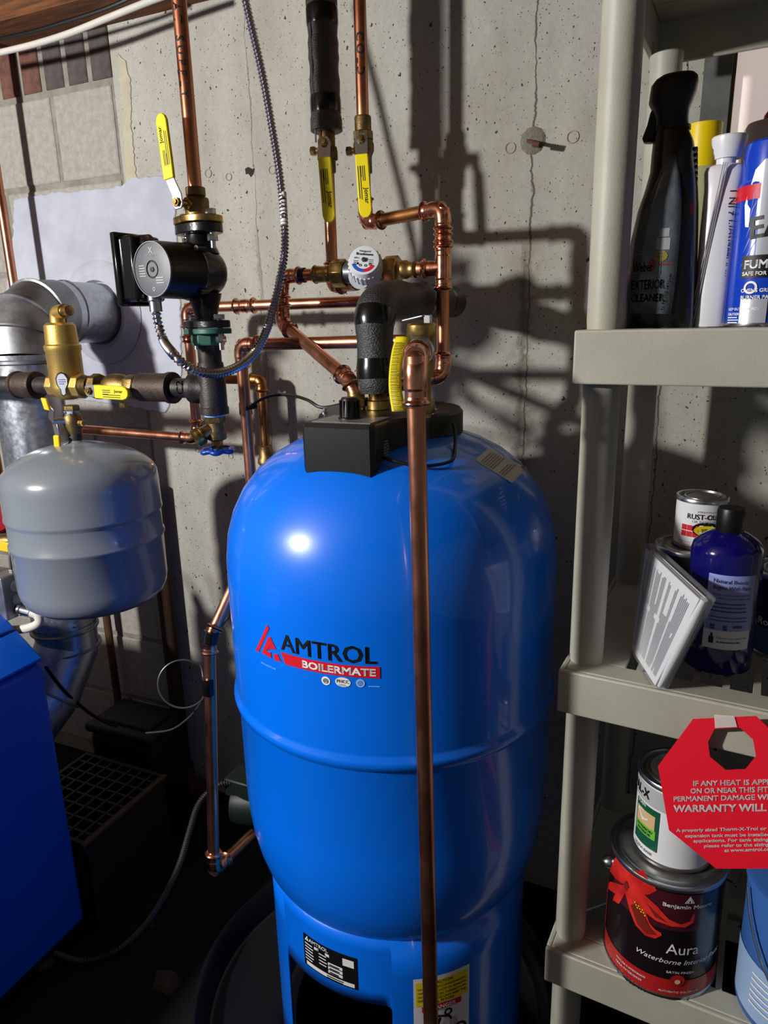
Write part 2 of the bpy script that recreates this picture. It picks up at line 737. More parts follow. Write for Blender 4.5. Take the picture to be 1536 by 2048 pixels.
def run(parent, pts, r=RP, mat=None, fmat=None, bend=.021, leg=.026, ends=(0, 0), elbow_name='elbow', skip=(), aged=()):
    """copper run: straight pipes between corner points, pressed elbow at each corner"""
    mat = mat or COPPER
    fmat = fmat or COPPERF
    pts = [V(p) for p in pts]
    n = len(pts)
    for i in range(n - 1):
        part('pipe', rod(pts[i], pts[i + 1], r, 18), COPPERB if i in aged else mat, parent)
    for i in range(1, n - 1):
        if i in skip:
            continue
        p = pts[i]
        a = (pts[i - 1] - p).normalized()
        b = (pts[i + 1] - p).normalized()
        ang = a.angle(b)
        d = bend / math.tan(ang / 2)
        la = min(d + leg, (pts[i - 1] - p).length * .5)
        lb = min(d + leg, (pts[i + 1] - p).length * .5)
        path = fillet([p + a * la, p, p + b * lb], bend, 12)
        pa, rs = fit_prof(path, r)
        part(elbow_name, tube(pa, rs, 20), fmat, parent)


def coupling(parent, a, b, r=RP, mat=None, name='coupling'):
    pa, rs = fit_prof([V(a), V(b)], r)
    part(name, tube(pa, rs, 20), mat or COPPERF, parent)


def tee(parent, c, d1, d2, l1=.036, l2=.034, r=RP, mat=None):
    c, d1, d2 = V(c), V(d1).normalized(), V(d2).normalized()
    pa, rs = fit_prof([c - d1 * l1, c + d1 * l1], r)
    g1 = tube(pa, rs, 20)
    pa, rs = fit_prof([c, c + d2 * l2 * 1.0], r)
    m_ = len(rs) // 2
    rs = [r + .0018 if i < m_ else q for i, q in enumerate(rs)]
    g2 = tube(pa, rs, 20)
    part('tee', join(g1, g2), mat or COPPERF, parent)


def armor_path(path, r=.0066, pitch=.0070):
    path = resample(path, pitch / 5)
    rs = [r * (1 + .24 * cos(2 * pi * i / 5.0)) for i in range(len(path))]
    return tube(path, rs, 12)

# ================================================================== THE ROOM
WY = 1.5
BX = -1.362      # joint between block wall and poured wall
WX0, WX1, WZ0, WZ1 = .012, .62, 1.58, 1.93     # window opening
wall = struct('wall_back', join(
    box((BX, WY, 0), (WX0, WY + .2, 2.42)), box((WX0, WY, 0), (WX1, WY + .2, WZ0)),
    box((WX0, WY, WZ1), (WX1, WY + .2, 2.42)), box((WX1, WY, 0), (2.2, WY + .2, 2.42))), CONC,
    'grey poured concrete wall with pits, seams and a crack')
wallb = struct('wall_left', box((-3.2, WY + .004, 0), (BX, WY + .2, 2.42)), MORTAR, 'block wall with recessed mortar joints')
struct('floor', box((-3.2, -2.6, -.06), (2.2, WY + .2, 0)), FLOORM, 'dark dirty basement floor')
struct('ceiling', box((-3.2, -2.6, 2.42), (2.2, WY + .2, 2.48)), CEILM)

# blocks (face 0.40 x 0.205) in running bond, and a rowlock course of bricks above them
ch = .215
ztop = 1.982
cache = {}


def piece(name, x0, x1, z0, z1, mat, parent, proud, dep=.03, bev=.003):
    key = (round(x1 - x0, 3), round(z1 - z0, 3), mat.name)
    if key not in cache:
        hw, hh = (x1 - x0) / 2, (z1 - z0) / 2
        g = join(box((-hw, 0, -hh), (hw, dep, hh)))
        me = mesh(name, g, mat, V((0, 0, 0)), True)
        bm = bmesh.new()
        bm.from_mesh(me)
        es = [e for e in bm.edges if all(v.co.y < .001 for v in e.verts)]
        bmesh.ops.bevel(bm, geom=es, offset=bev, segments=1, affect='EDGES')
        bm.to_mesh(me)
        bm.free()
        cache[key] = me
    o = bpy.data.objects.new(name, cache[key])
    COL.objects.link(o)
    o.parent = parent
    o.location = ((x0 + x1) / 2, WY - proud, (z0 + z1) / 2)
    return o


for k in range(9):
    z1 = ztop - k * ch - .0075
    z0 = ztop - (k + 1) * ch + .0075
    x = BX - .004
    first = .207 if k % 2 == 0 else .418
    xs = [first] + [.418] * 5
    for l in xs:
        if x - l < -3.15:
            break
        piece('block', x - l + .0075, x - .0075, max(z0, .02), z1, BLOCK, wallb, random.uniform(0, .002))
        x -= l
x = BX - .004
k = 0
while x > -2.4:
    wd = .062
    piece('brick', x - wd, x, ztop + .008, ztop + .115, BRICKG if (k < 3 or k % 4 == 2) else BRICKR, wallb, random.uniform(-.001, .003))
    x -= wd + .017
    k += 1


def jag(pts, step, amp, seed):
    rr = random.Random(seed)
    out = []
    for a, b in zip(pts, pts[1:] + pts[:1]):
        n = max(1, int(((a[0] - b[0]) ** 2 + (a[1] - b[1]) ** 2) ** .5 / step))
        for i in range(n):
            t = i / n
            out.append((a[0] + (b[0] - a[0]) * t + rr.uniform(-amp, amp), a[1] + (b[1] - a[1]) * t + rr.uniform(-amp, amp)))
    return out


pg = jag([(28, 398), (110, 384), (185, 379), (240, 370), (262, 354), (345, 352), (353, 480), (361, 640), (362, 770), (330, 826),
          (250, 812), (160, 800), (20, 810), (0, 640), (22, 520)], 7, 2.2, 3)
part('parge_patch', prism([onY(px, py, WY - .004) for px, py in pg], (0, .012, 0)), PARGE, wallb, 'smooth bluish white cement patch', bevel=.003)
sm = jag([(235, 108), (249, 120), (260, 160), (262, 250), (272, 352), (252, 366), (246, 250), (240, 180)], 6, 1.6, 4)
part('mortar_smear', prism([onY(px, py, WY - .0025) for px, py in sm], (0, .012, 0)), SMEAR, wallb, 'pale mortar smear', bevel=.001)
# cement collar around the flue opening
DX, DZ = -1.485, 1.44
part('collar', lathe([(.079, .0), (.084, .016), (.098, .022), (.118, .012), (.135, .0)], (DX, WY - .006, DZ), (0, -1, 0), 32, False), PARGE, wallb)
# form tie plugs and a broken snap tie on the poured wall
for px, py, r in ((417, 347, 9), (458, 354, 8), (545, 340, 9), (1021, 296, 10), (1146, 274, 11), (395, 900, 6), (462, 912, 7)):
    c = onY(px, py, WY)
    rr = r / 1400 * 1.55
    part('tie_plug', lathe([(rr * .75, -.004), (rr * .8, .0012), (rr * .92, .0022), (rr * 1.05, -.004)], c, (0, -1, 0), 18), M('plug_concrete', (168, 164, 150), .95, var=.2, vscale=90, bump=.5, bscale=300), wall)
c = onY(500, 345, WY)
part('chipped_hole', prism([c + V((a * .001, -.0015, b * .001)) for a, b in ((-12, 9), (-3, 12), (8, 6), (13, 8), (9, -4), (2, -10), (-4, -2), (-11, -3))], (0, .004, 0)), M('hole_dark', (46, 42, 36), .95), wall)
tie = thing('snap_tie', 'rusty broken steel form tie sticking out of the concrete wall', 'form tie', onY(1066, 288, WY))
c = onY(1066, 286, WY)
part('chipped_patch', lathe([(.004, -.003), (.018, -.004), (.024, -.001), (.028, .0015)], c + V((0, 0, .004)), (0, 1, 0), 11), M('spall', (128, 124, 110), .95, var=.35, vscale=120, bump=.8, bscale=250), tie)
part('tie_rod', join(obox(c + V((.005, -.024, -.004)), (.011, -.012, -.006), (.004, .003, 0), (0, -.001, .003)),), RUST, tie, bevel=.001)
part('tie_head', rod(c + V((.010, -.036, -.010)), c + V((.026, -.05, -.016)), .0055, 10), RUST, tie)

# sill plate, cables under it
struct('trim_1', box((-3.2, WY - .13, 2.098), (2.2, WY + .02, 2.42)), WOOD, 'brown wooden sill and rim board above the wall')
single('white_cable', tube(spline([onY(-60, 118, 1.355), onY(0, 105, 1.355), onY(70, 88, 1.355), onY(140, 66, 1.355), onY(215, 36, 1.355), onY(290, 6, 1.355), onY(345, -14, 1.355)], 6), .0068, 10), CABLEW,
       'white sheathed cable stapled along the bottom of the brown sill board', 'cable')
single('black_cable', tube(spline([onY(-60, 92, 1.362), onY(0, 78, 1.362), onY(70, 62, 1.362), onY(130, 44, 1.362), onY(210, 18, 1.362), onY(270, -8, 1.362)], 6), .0045, 8), CABLEK,
       'thin black cable running along the brown sill board above the white cable', 'cable')

# basement window behind the shelving
win = struct('window_1', join(box((WX0, WY + .004, WZ0), (WX0 + .006, WY + .03, WZ1)), box((WX1 - .014, WY + .02, WZ0), (WX1, WY + .07, WZ1)),
                              box((WX0, WY + .02, WZ0), (WX1, WY + .07, WZ0 + .014)), box((WX0, WY + .02, WZ1 - .014), (WX1, WY + .07, WZ1))), FRAMEM, 'small basement window with a frosted pane')
part('pane', box((WX0 + .006, WY + .018, WZ0 + .012), (WX1 - .012, WY + .024, WZ1 - .012)), PANE, win)
part('painted_jamb', box((-.034, WY - .003, 1.45), (WX0 - .001, WY + .004, 1.955)), WALLPAINT, wall)

# ================================================================== BLUE INDIRECT WATER TANK
TX, TY, TR = -.46, 1.06, .28
tank = thing('water_tank', 'tall glossy blue indirect water heater tank with red and black logo', 'water tank', (TX, TY, .03))
prof = [(.0, 1.236), (.06, 1.234), (.11, 1.226), (.155, 1.211), (.19, 1.192), (.22, 1.168), (.245, 1.138), (.263, 1.104), (.274, 1.068), (.279, 1.03), (.28, .99), (.28, .800)]
prof += [(.2805, .795), (.2845, .790), (.2855, .784), (.2835, .776), (.279, .772), (.2775, .768), (.2775, .60), (.276, .56), (.272, .52), (.265, .485), (.256, .455), (.249, .440), (.244, .432)]
part('shell', lathe(prof, (TX, TY, 0), (0, 0, 1), 96), TANKBLUE, tank, ang=50)
# skirt with a cut-out
SR = .243
vs, fs = [], []
NT = 720
NR = 6
for i in range(NT):
    tm = i * 360 / NT - 180
    e = min(tm + 33.5, 20.5 - tm)
    if e > 0:
        lowz = .297
        if e < 3.6:
            lowz = .297 - .016 * (1 - sqrt(max(0, 1 - (1 - e / 3.6) ** 2)))
    else:
        lowz = .03
    t = radians(tm)
    for k in range(NR):
        z = .434 + (lowz - .434) * k / (NR - 1)
        vs.append(V((TX + SR * sin(t), TY - SR * cos(t), z)))
for i in range(NT):
    j = (i + 1) % NT
    for k in range(NR - 1):
        fs.append((i * NR + k, j * NR + k, j * NR + k + 1, i * NR + k + 1))
part('skirt', (vs, fs), TANKBLUE, tank, solid=.003)


def cyl(px, py, r=TR, cx=TX, cy=TY):
    d = ray(px, py)
    ox, oy = -cx, -cy
    a = d.x ** 2 + d.y ** 2
    b = ox * d.x + oy * d.y
    c_ = ox * ox + oy * oy - r * r
    t = (-b - sqrt(max(0, b * b - a * c_))) / a
    p = ORIGIN + d * t
    return atan2(p.x - cx, -(p.y - cy)), p.z


# logo: black word, red bar with white word, red emblem, small round marks
t0, z0 = cyl(563, 1298)
t1, z1 = cyl(754, 1325)
WL = (t1 - t0) * TR


def fitw(g, width, height=None):
    a = min(p.x for p in g[0])
    b = max(p.x for p in g[0])
    c_ = min(p.y for p in g[0])
    d = max(p.y for p in g[0])
    sx = width / (b - a)
    sy = sx if height is None else height / (d - c_)
    return [V(((p.x - a) * sx, (p.y - c_) * sy, 0)) for p in g[0]], g[1]


zb = .9445


def zl(x, y):
    """pixel of the logo close-up -> (arc, height) on the tank"""
    t_, z_ = cyl(500 + x / 5.486, 1230 + y / 5.486)
    return ((t_ - t0) * TR, z_ - zb)


decal = part('logo', wrap(fitw(text2d('AMTROL', 1, .012), WL, .0262), TX, TY, TR, t0, zb), INK, tank, 'black logo lettering')
bq = [zl(340, 405), zl(390, 540), zl(1428, 690), zl(1424, 560)]
bl = bq[1][1] * .5 + bq[2][1] * .5
bh = bq[0][1] * .5 + bq[3][1] * .5
bar = join(poly2([(bq[0][0], bh), (bq[1][0], bl), (bq[1][0] + .001, bl), (bq[1][0] + .001, bh)]), rect2(bq[1][0] + .001, bl, bq[2][0], bh, 12))
part('logo_bar', wrap(bar, TX, TY, TR, t0, zb), INKR, tank)
wq = zl(580, 560)[0]
we = zl(1384, 640)[0]
part('logo_word', wrap(move2(fitw(text2d('BOILERMATE', 1, .03), we - wq, (bh - bl) * .64), wq, bl + (bh - bl) * .18), TX, TY, TR, t0, zb, .0014), INKW, tank)
emb = join(poly2([zl(66, 390), zl(100, 404), zl(214, 145), zl(190, 105)]),
           poly2([zl(134, 415), zl(205, 238), zl(226, 238), zl(250, 290), zl(180, 400), zl(185, 440)]), poly2([zl(250, 290), zl(288, 375), zl(220, 372), zl(195, 385)]), poly2([zl(180, 395), zl(230, 405), zl(240, 474), zl(134, 415)]),
           poly2([zl(262, 422), zl(305, 425), zl(345, 512), zl(274, 496)]))
part('logo_emblem', wrap(emb, TX, TY, TR, t0, zb), INKR, tank, 'red peaked emblem of the logo')
aq = zl(125, 505)
part('logo_address', wrap(move2(fitw(text2d('www.amtrol.com', 1), .034), aq[0], aq[1] - .003), TX, TY, TR, t0, zb), INKFAINT, tank)
tc0, zc0 = cyl(652, 1361)
tc1, zc1 = cyl(686, 1364)
tc2, zc2 = cyl(721, 1366)
mk = join(wrap(disc2(0, 0, .0068), TX, TY, TR, tc0, zc0), wrap(disc2(0, 0, .0115, 24, .0075), TX, TY, TR, tc1, zc1))
part('round_mark', mk, INKW, tank)
mk = join(wrap(ring2(0, 0, .0028, .0040), TX, TY, TR, tc0, zc0, .0014), wrap(poly2([(-.0022, -.0015), (.0022, -.0015), (0, .003)]), TX, TY, TR, tc0, zc0, .0014),
          wrap(move2(fitw(text2d('PHCC', 1, .02), .018), -.009, -.001), TX, TY, TR, tc1, zc1, .0014), wrap(lines2(-.006, -.003, .012, 2, .002, .0008), TX, TY, TR, tc1, zc1, .0014))
part('mark_print', mk, INKGREY, tank)
mk = join(wrap(ring2(0, 0, .004, .0064), TX, TY, TR, tc2, zc2), wrap(lines2(-.0035, .003, .007, 3, .0022, .001), TX, TY, TR, tc2, zc2), wrap(rect2(0, 0, .016, .0012), TX, TY, TR, cyl(737, 1373)[0], cyl(737, 1373)[1]))
part('shield_mark', mk, INKFAINT, tank)
# rating plate on the skirt
ta, za = cyl(608, 1862, SR)
tb, zb2 = cyl(718, 1975, SR)
PW, PH = (tb - ta) * SR, za - zb2 + .004
lp = part('rating_plate', wrap(rect2(0, -PH, PW, 0, 14), TX, TY, SR + .0015, ta, za), LABK, tank, 'black and white rating plate')
g = join(move2(fitw(text2d('AMTROL', 1, .015), .042), .014, -.011), poly2([(.004, -.012), (.007, -.012), (.012, -.002), (.010, -.002)]), poly2([(.008, -.012), (.013, -.0115), (.0115, -.005)]))
g = join(g, lines2(.004, -.017, .022, 6, .0065, .0022, 3), lines2(.036, -.021, .02, 4, .0068, .002, 4))
part('plate_print', wrap(g, TX, TY, SR + .0015, ta, za, .0012), INKW, lp)
part('plate_fields', wrap(join(rect2(.026, -.0195, .058, -.014), rect2(.055, -.036, .083, -.030), rect2(.055, -.044, .083, -.038), rect2(.055, -.052, .083, -.046),
                               rect2(.084, -.023, PW - .006, -.008), rect2(.006, -PH + .003, PW - .006, -.056, 10)), TX, TY, SR + .0015, ta, za, .0012), LABW, lp)
part('plate_text', wrap(join(move2(fitw(text2d('CH-41Z', 1, .02), .018), .032, -.0188), lines2(.058, -.032, .02, 3, .008, .0025, 6), lines2(.052, -PH + .009, .04, 2, .004, .0022, 7)), TX, TY, SR + .0015, ta, za, .0018), INK, lp)
# caution / danger label
ta, za = cyl(826, 1958, SR)
tb, zb2 = cyl(938, 1926, SR)
PW = (tb - ta) * SR
PH = .17
za = .352
lp = part('danger_label', wrap(rect2(0, -PH, PW, 0, 14), TX, TY, SR + .0015, ta, za), LABW, tank, 'white and yellow danger label')
part('caution_field', wrap(rect2(.004, -.058, PW - .004, -.008, 14), TX, TY, SR + .0015, ta, za, .0012), LABY, lp)
part('danger_field', wrap(rect2(.014, -.072, PW - .016, -.060, 10), TX, TY, SR + .0015, ta, za, .0012), INKR, lp)
g = join(move2(fitw(text2d('CAUTION', 1, .02), .034), .034, -.0155), move2(fitw(text2d('DO NOT USE APPLIANCE DOMESTIC', 1, .02), PW - .014), .007, -.024),
         move2(fitw(text2d('OPEN BEFORE FACES OR WINDOW', 1, .02), PW - .014), .007, -.032), move2(fitw(text2d('DOWN AS FILTERS CHANGE TO AN', 1, .02), PW - .014), .007, -.040),
         move2(fitw(text2d('DO WHEN THE UNIT AND THE', 1, .02), PW - .014), .007, -.048), move2(fitw(text2d('WILL BE VOID', 1, .02), .04), .03, -.055))
g = join(g, ring2(.06, -.082, .004, .0075), tube([V((.04, -.085, 0)), V((.062, -.092, 0)), V((.066, -.1, 0))], .0022, 6))
g = join(g, *[poly2([(.064 + .002 * i, -.098), (.0645 + .002 * i, -.098), (.058 + .006 * i, -.16), (.057 + .006 * i, -.16)]) for i in range(6)])
g = join(g, ring2(.082, -.128, .009, .0135), poly2([(.02, -.16), (.03, -.12), (.044, -.088), (.048, -.092), (.038, -.125), (.03, -.16)]))
part('caution_print', wrap(([V((p.x, p.y, 0)) for p in g[0]], g[1]), TX, TY, SR + .0015, ta, za, .0018), INK, lp)
part('danger_word', wrap(move2(fitw(text2d('DANGER', 1, .02), .044, .008), .03, -.070), TX, TY, SR + .0015, ta, za, .0018), INKW, lp)


# dome label, follows the dome: map each point by pixel onto the lathe surface
def dome_point(px, py, off=.0012):
    d = ray(px, py)
    best = None
    t = .7
    while t < 1.6:
        p = ORIGIN + d * t
        rr = sqrt((p.x - TX) ** 2 + (p.y - TY) ** 2)
        for (r0, z0_), (r1, z1_) in zip(prof[:11], prof[1:12]):
            if min(z0_, z1_) <= p.z <= max(z0_, z1_):
                f = (p.z - z0_) / (z1_ - z0_) if z1_ != z0_ else 0
                if rr <= r0 + (r1 - r0) * f + off:
                    return p
        t += .0008
    return P(px, py, 1.1)


q = [(977, 896), (1054, 936), (1024, 966), (950, 920)]    # tl, tr, br, bl of the label as printed


def quad(u, v_):
    a = V(q[3]).lerp(V(q[2]), u)
    b = V(q[0]).lerp(V(q[1]), u)
    p = a.lerp(b, v_)
    return p.x, p.y


vs, fs = [], []
NU = 8
for i in range(NU + 1):
    for j in range(NU + 1):
        vs.append(dome_point(*quad(i / NU, j / NU)))
for i in range(NU):
    for j in range(NU):
        a = i * (NU + 1) + j
        fs.append((a, a + NU + 1, a + NU + 2, a + 1))
dl = part('dome_label', (vs, fs), LABG, tank, 'grey printed label on the dome')
g = []
rr = random.Random(5)
for k in range(9):
    u = .12 + k * .062 + (.12 if k > 5 else 0)
    v1_ = rr.uniform(.72, .92)
    pts = [quad(u, .10), quad(u, v1_), quad(u + .022, v1_), quad(u + .022, .10)]
    a = []
    for s in range(5):
        f = s / 4
        a.append((dome_point(*quad(u, .10 + (v1_ - .10) * f), .0024), dome_point(*quad(u + .022, .10 + (v1_ - .10) * f), .0024)))
    vv = [p for pr in a for p in pr]
    g.append((vv, [(2 * i, 2 * i + 1, 2 * i + 3, 2 * i + 2) for i in range(4)]))
part('dome_label_print', join(*g), INKGREY, dl)

# black plastic control cover on top: disc at the back, box at the front
CZ = 1.262
poly = []
cr = .116
cc = V((TX + .003, TY + .012))
a0 = math.asin((.402 - .46 + 0.0) * -1 / cr)       # where the right box wall meets the disc
xr, xl = -.402, -.517
ar = math.acos(max(-1, min(1, (xr - cc.x) / cr)))
al = math.acos(max(-1, min(1, (xl - cc.x) / cr)))
poly = [(xl + .006, .872), (xr - .006, .872), (xr, .878), (xr, .93), (xr + .012, .955), (xr + .032, .972)]
st = atan2(.99 - cc.y, xr + .05 - cc.x)
for i in range(41):
    a = radians(-38) + (radians(218) - radians(-38)) * i / 40
    poly.append((cc.x + cr * cos(a), cc.y + cr * sin(a)))
poly += [(xl - .026, .972), (xl - .008, .955), (xl, .93), (xl, .878)]


def dome_z(x, y):
    rr_ = sqrt((x - TX) ** 2 + (y - TY) ** 2)
    for (r0, z0_), (r1, z1_) in zip(prof[:11], prof[1:12]):
        if r0 <= rr_ <= r1:
            return z0_ + (z1_ - z0_) * (rr_ - r0) / (r1 - r0)
    return 1.0


# densify the outline so the lower edge follows the dome
dens = []
for a, b in zip(poly, poly[1:] + poly[:1]):
    n = max(1, int(V((b[0] - a[0], b[1] - a[1])).length / .006))
    for i in range(n):
        dens.append((a[0] + (b[0] - a[0]) * i / n, a[1] + (b[1] - a[1]) * i / n))
n = len(dens)
vs = [V((x, y, CZ - .006)) for x, y in dens]
cen = V((-.46, 1.0))
ins_ = [V((x, y)).lerp(cen, .035) for x, y in dens]
vs += [V((p.x, p.y, CZ)) for p in ins_]
vs += [V((x, y, dome_z(x, y) + .001)) for x, y in dens]
fs = [tuple(range(n, 2 * n))]
for i in range(n):
    j = (i + 1) % n
    fs.append((i, j, n + j, n + i))
    fs.append((2 * n + i, 2 * n + j, j, i))
cover = part('control_cover', (vs, fs), BLKPLAST, tank, 'black plastic control cover', ang=30)
part('cover_label', join(prism([V((-.505, .885, CZ)), V((-.412, .885, CZ)), V((-.412, .955, CZ)), V((-.505, .955, CZ))], (0, 0, .0012))), M('cover_label_grey', (112, 114, 112), .3), cover)
kc = onZ(700, 838, CZ)
knob = part('knob', join(lathe([(.0175, 0), (.0175, .003), (.0145, .004), (.0125, .030), (.011, .032)], kc, (0, 0, 1), 20),
                         *[obox(kc + V((.0142 * cos(a), .0142 * sin(a), .016)), (.001 * cos(a), .001 * sin(a), 0), (-.001 * sin(a), .001 * cos(a), 0), (0, 0, .012)) for a in [i * pi / 7 for i in range(14)]]), BLKPLAST, cover)
for px, py in ((868, 821), (650, 826)):
    c = onZ(px, py, CZ)
    part('screw', lathe([(.0055, 0), (.0055, .002), (.003, .0035), (.003, .0075), (.001, .008)], c, (0, 0, 1), 12), STEEL, cover)
# printed speaker-like grid of text on the side of the cover
g = []
for i in range(6):
    hw = .010 * sqrt(max(.1, 1 - ((i - 2.5) / 3.2) ** 2))
    g.append(obox((xr + .0004, .915, CZ - .028 - i * .0042), (.0005, 0, 0), (0, hw, 0), (0, 0, .0012)))
part('cover_print', join(*g), INKGREY, cover)
part('knockout', lathe([(.0105, -.001), (.0105, .0008)], (xr, .893, CZ - .045), (1, 0, 0), 20), M('knockout_black', (6, 6, 6), .7), cover)
# thin sensor wire around the cover
wire = spline([(xr + .002, .902, CZ - .050), (-.38, .90, dome_z(-.38, .90) + .010), (-.345, .912, dome_z(-.345, .912) + .008), (-.315, .95, dome_z(-.315, .95) + .007), (-.322, .99, dome_z(-.322, .99) + .006), (-.332, 1.02, 1.236), (-.338, 1.03, 1.245)], 8)
part('sensor_wire', tube(wire, .0026, 8), CABLEK, cover)

# ================================================================== DRAIN PAN
pan = single('drain_pan', lathe([(.0, .004), (.338, .004), (.345, .008), (.366, .060), (.371, .064), (.376, .060), (.352, .0), (.0, .0)], (TX - .055, TY - .010, 0), (0, 0, 1), 96, False), PAN,
             'round dark plastic drain pan under the blue tank', 'drain pan')


# ================================================================== HEATING SUPPLY LINE WITH PUMP
YP = 1.04
XP = onY(405, 545, YP).x


def zp(py, px=405):
    return onY(px, py, YP).z


def ax(z, dx=0.0, dy=0.0):
    return V((XP + dx, YP + dy, z))


def cam_text(s, g_size, a, b, r, roll, mat, parent, name='lettering', bold=.02, space=1.0):
    """marker lettering wrapped on a pipe from point a towards b (reads along the pipe)"""
    a, b = V(a), V(b)
    t = (b - a).normalized()
    toc = (ORIGIN - a)
    toc = (toc - t * toc.dot(t)).normalized()
    side = toc.cross(t)
    g = text2d(s, g_size, bold, space=space)

    def fn(p):
        ang = roll + p.y / r
        return a + t * p.x + (toc * cos(ang) + side * sin(ang)) * (r + .0006)
    part(name, xf(g, fn), mat, parent)


sp = thing('supply_pipe', 'copper pipe lettered SUPPLY rising from the pump flange to the ceiling', 'pipe', ax(zp(385, 388)))
part('pipe', rod(ax(zp(392, 390)), ax(2.098), RP, 20), COPPER, sp)
cam_text('HEAT SUPPLY', .019, ax(zp(-40, 352)), ax(1.6), RP, -.95, INK, sp, space=1.55)
part('arrow_mark', wrap(poly2([(-.004, .012), (.004, .012), (0, 0)]), XP, YP, RP, -.5, zp(160, 365), .0007), INK, sp)


def lever(parent, stem, d, up, length, width, mat=YELLOW, bend=.018, lift=.014, printed=None, flip=1):
    """lever handle of a ball valve. stem: point on the stem, d: direction of the lever, up: outward normal of the flat handle"""
    stem, d, up = V(stem), V(d).normalized(), V(up).normalized()
    s = d.cross(up)
    th = .0028
    hw = width / 2

    def strip(pts, hws, t=th):
        vs, fs = [], []
        for p, h in zip(pts, hws):
            for sx, tz in ((-1, -1), (1, -1), (1, 1), (-1, 1)):
                vs.append(p + s * (h * sx) + up * (t / 2 * tz))
        for i in range(len(pts) - 1):
            for k in range(4):
                j = (k + 1) % 4
                fs.append((i * 4 + k, i * 4 + j, i * 4 + 4 + j, i * 4 + 4 + k))
        fs += [(3, 2, 1, 0), tuple(len(vs) - 4 + i for i in range(4))]
        return vs, fs
    metal = strip([stem - d * .010, stem - d * .004, stem + d * .012, stem + d * .012 + d * bend + up * lift, stem + d * (.022 + bend) + up * lift], [hw * .62, hw, hw, hw * .92, hw * .92])
    h = part('handle', metal, STEEL, parent, 'bare steel root of the handle', bevel=.0006)
    L0 = stem + d * (.012 + bend * .9) + up * (lift * .98)
    grip = strip([L0, L0 + d * .012, L0 + d * (length - hw * 1.1), L0 + d * (length - hw * .45), L0 + d * length], [hw * 1.03, hw * 1.06, hw * 1.08, hw * .86, hw * .34], .0062)
    gr = part('grip', grip, mat, h, bevel=.0014)
    part('nut', hexa(stem + up * .003, up, .0075, .006), BRASS, parent)
    part('stem', rod(stem - up * .02, stem + up * .009, .0042, 12), BRASS, parent)
    if printed:
        o = L0 + d * .020 + up * .0034 + s * (hw * .62)
        U, W_ = d, -s
        g = join(move2(fitw(text2d(printed, 1, .02), length * .26), length * .34, hw * .52), lines2(0, hw * .36, length * .62, 2, hw * .34, hw * .13, 9), lines2(0, hw * 1.05, length * .24, 3, hw * .30, hw * .13, 2))
        g = move2(g, 0, -hw * .05)
        part('handle_print', onplane(g, o, U, W_, 0), M('print_dark', (52, 48, 12), .6), gr)
    return h


def bolt(parent, c, r=.0085, up=.01, dn=.028):
    c = V(c)
    part('bolt', join(hexa(c + V((0, 0, up)), (0, 0, 1), r, .009), rod(c + V((0, 0, up)), c - V((0, 0, dn + .018)), r * .52, 10), hexa(c - V((0, 0, dn)), (0, 0, 1), r, .011)), STEEL, parent)


# flanged brass ball valve above the pump
fz = zp(441, 400)
bv = thing('flange_valve', 'brass flanged ball valve above the pump with a yellow lever pointing up', 'valve', ax(fz))
part('body', join(lathe([(.0145, zp(375, 388)), (.0165, zp(376, 388)), (.0165, zp(392, 390)), (.0150, zp(394, 390))], (XP, YP, 0), (0, 0, 1), 24),
                  lathe([(.0185, zp(396, 390)), (.0215, zp(399, 390)), (.0215, zp(418, 392)), (.0205, zp(424, 395)), (.0205, fz)], (XP, YP, 0), (0, 0, 1), 10)), BRASSD, bv, bevel=.0015)


def oval(hx, hy, n=36, p=2.4):
    return [(hx * (1 if cos(t) >= 0 else -1) * abs(cos(t)) ** (2 / p), hy * (1 if sin(t) >= 0 else -1) * abs(sin(t)) ** (2 / p)) for t in [2 * pi * i / n for i in range(n)]]


FR = radians(-20)


def flange(z0, z1, hx, hy):
    pts = []
    for x, y in oval(hx, hy):
        pts.append(V((XP + x * cos(FR) - y * sin(FR), YP + x * sin(FR) + y * cos(FR), z0)))
    return prism(pts, (0, 0, z1 - z0))


part('flange', flange(fz - .0055, fz + .0055, .0485, .034), BRASS, bv, bevel=.0012)
stem = P(356, 405, 1.145)
part('bonnet', lathe([(.010, 0), (.010, .022), (.006, .024), (.006, .034)], ax(zp(410, 392)), (stem - ax(zp(410, 392))).normalized(), 14), BRASS, bv)
up_ = V((-.10, -.99, .06)).normalized()
lever(bv, stem, V((-.10, .06, 1)), up_, .098, .0205, bend=.024, lift=.012, printed='Jomar')
for sx in (-1, 1):
    bx_ = .0395 * sx
    c = ax(fz) + V((bx_ * cos(FR), bx_ * sin(FR), 0))
    bolt(bv, c, .0088, .0098, .030)

# circulator pump
pz = zp(545)
pump = thing('circulator_pump', 'black circulator pump with a round grey nameplate disc on its motor', 'pump', ax(pz))
f2 = zp(452, 400)
f3 = zp(648, 411)
part('flange', flange(f2 - .013, fz - .006, .0485, .032), BLKPAINT, pump, bevel=.002)
part('flange', flange(f3 - .007, f3 + .006, .0485, .032), BLKPAINT, pump, bevel=.002)
part('volute', join(lathe([(.020, f3), (.019, pz - .075), (.024, pz - .055), (.030, pz - .035)], (XP, YP, 0), (0, 0, 1), 24), lathe([(.032, pz + .030), (.024, pz + .048), (.0195, pz + .064), (.021, f2)], (XP, YP, 0), (0, 0, 1), 24),
                    lathe([(.02, .026), (.035, .024), (.040, .014), (.042, 0), (.0445, -.022), (.0445, -.034)], ax(pz), (.13, .99, 0), 36)), BLKPAINT, pump)
MA = V((-.13, -.9915, 0))
mc0 = ax(pz) + MA * .030
ml = .078
mc1 = mc0 + MA * ml
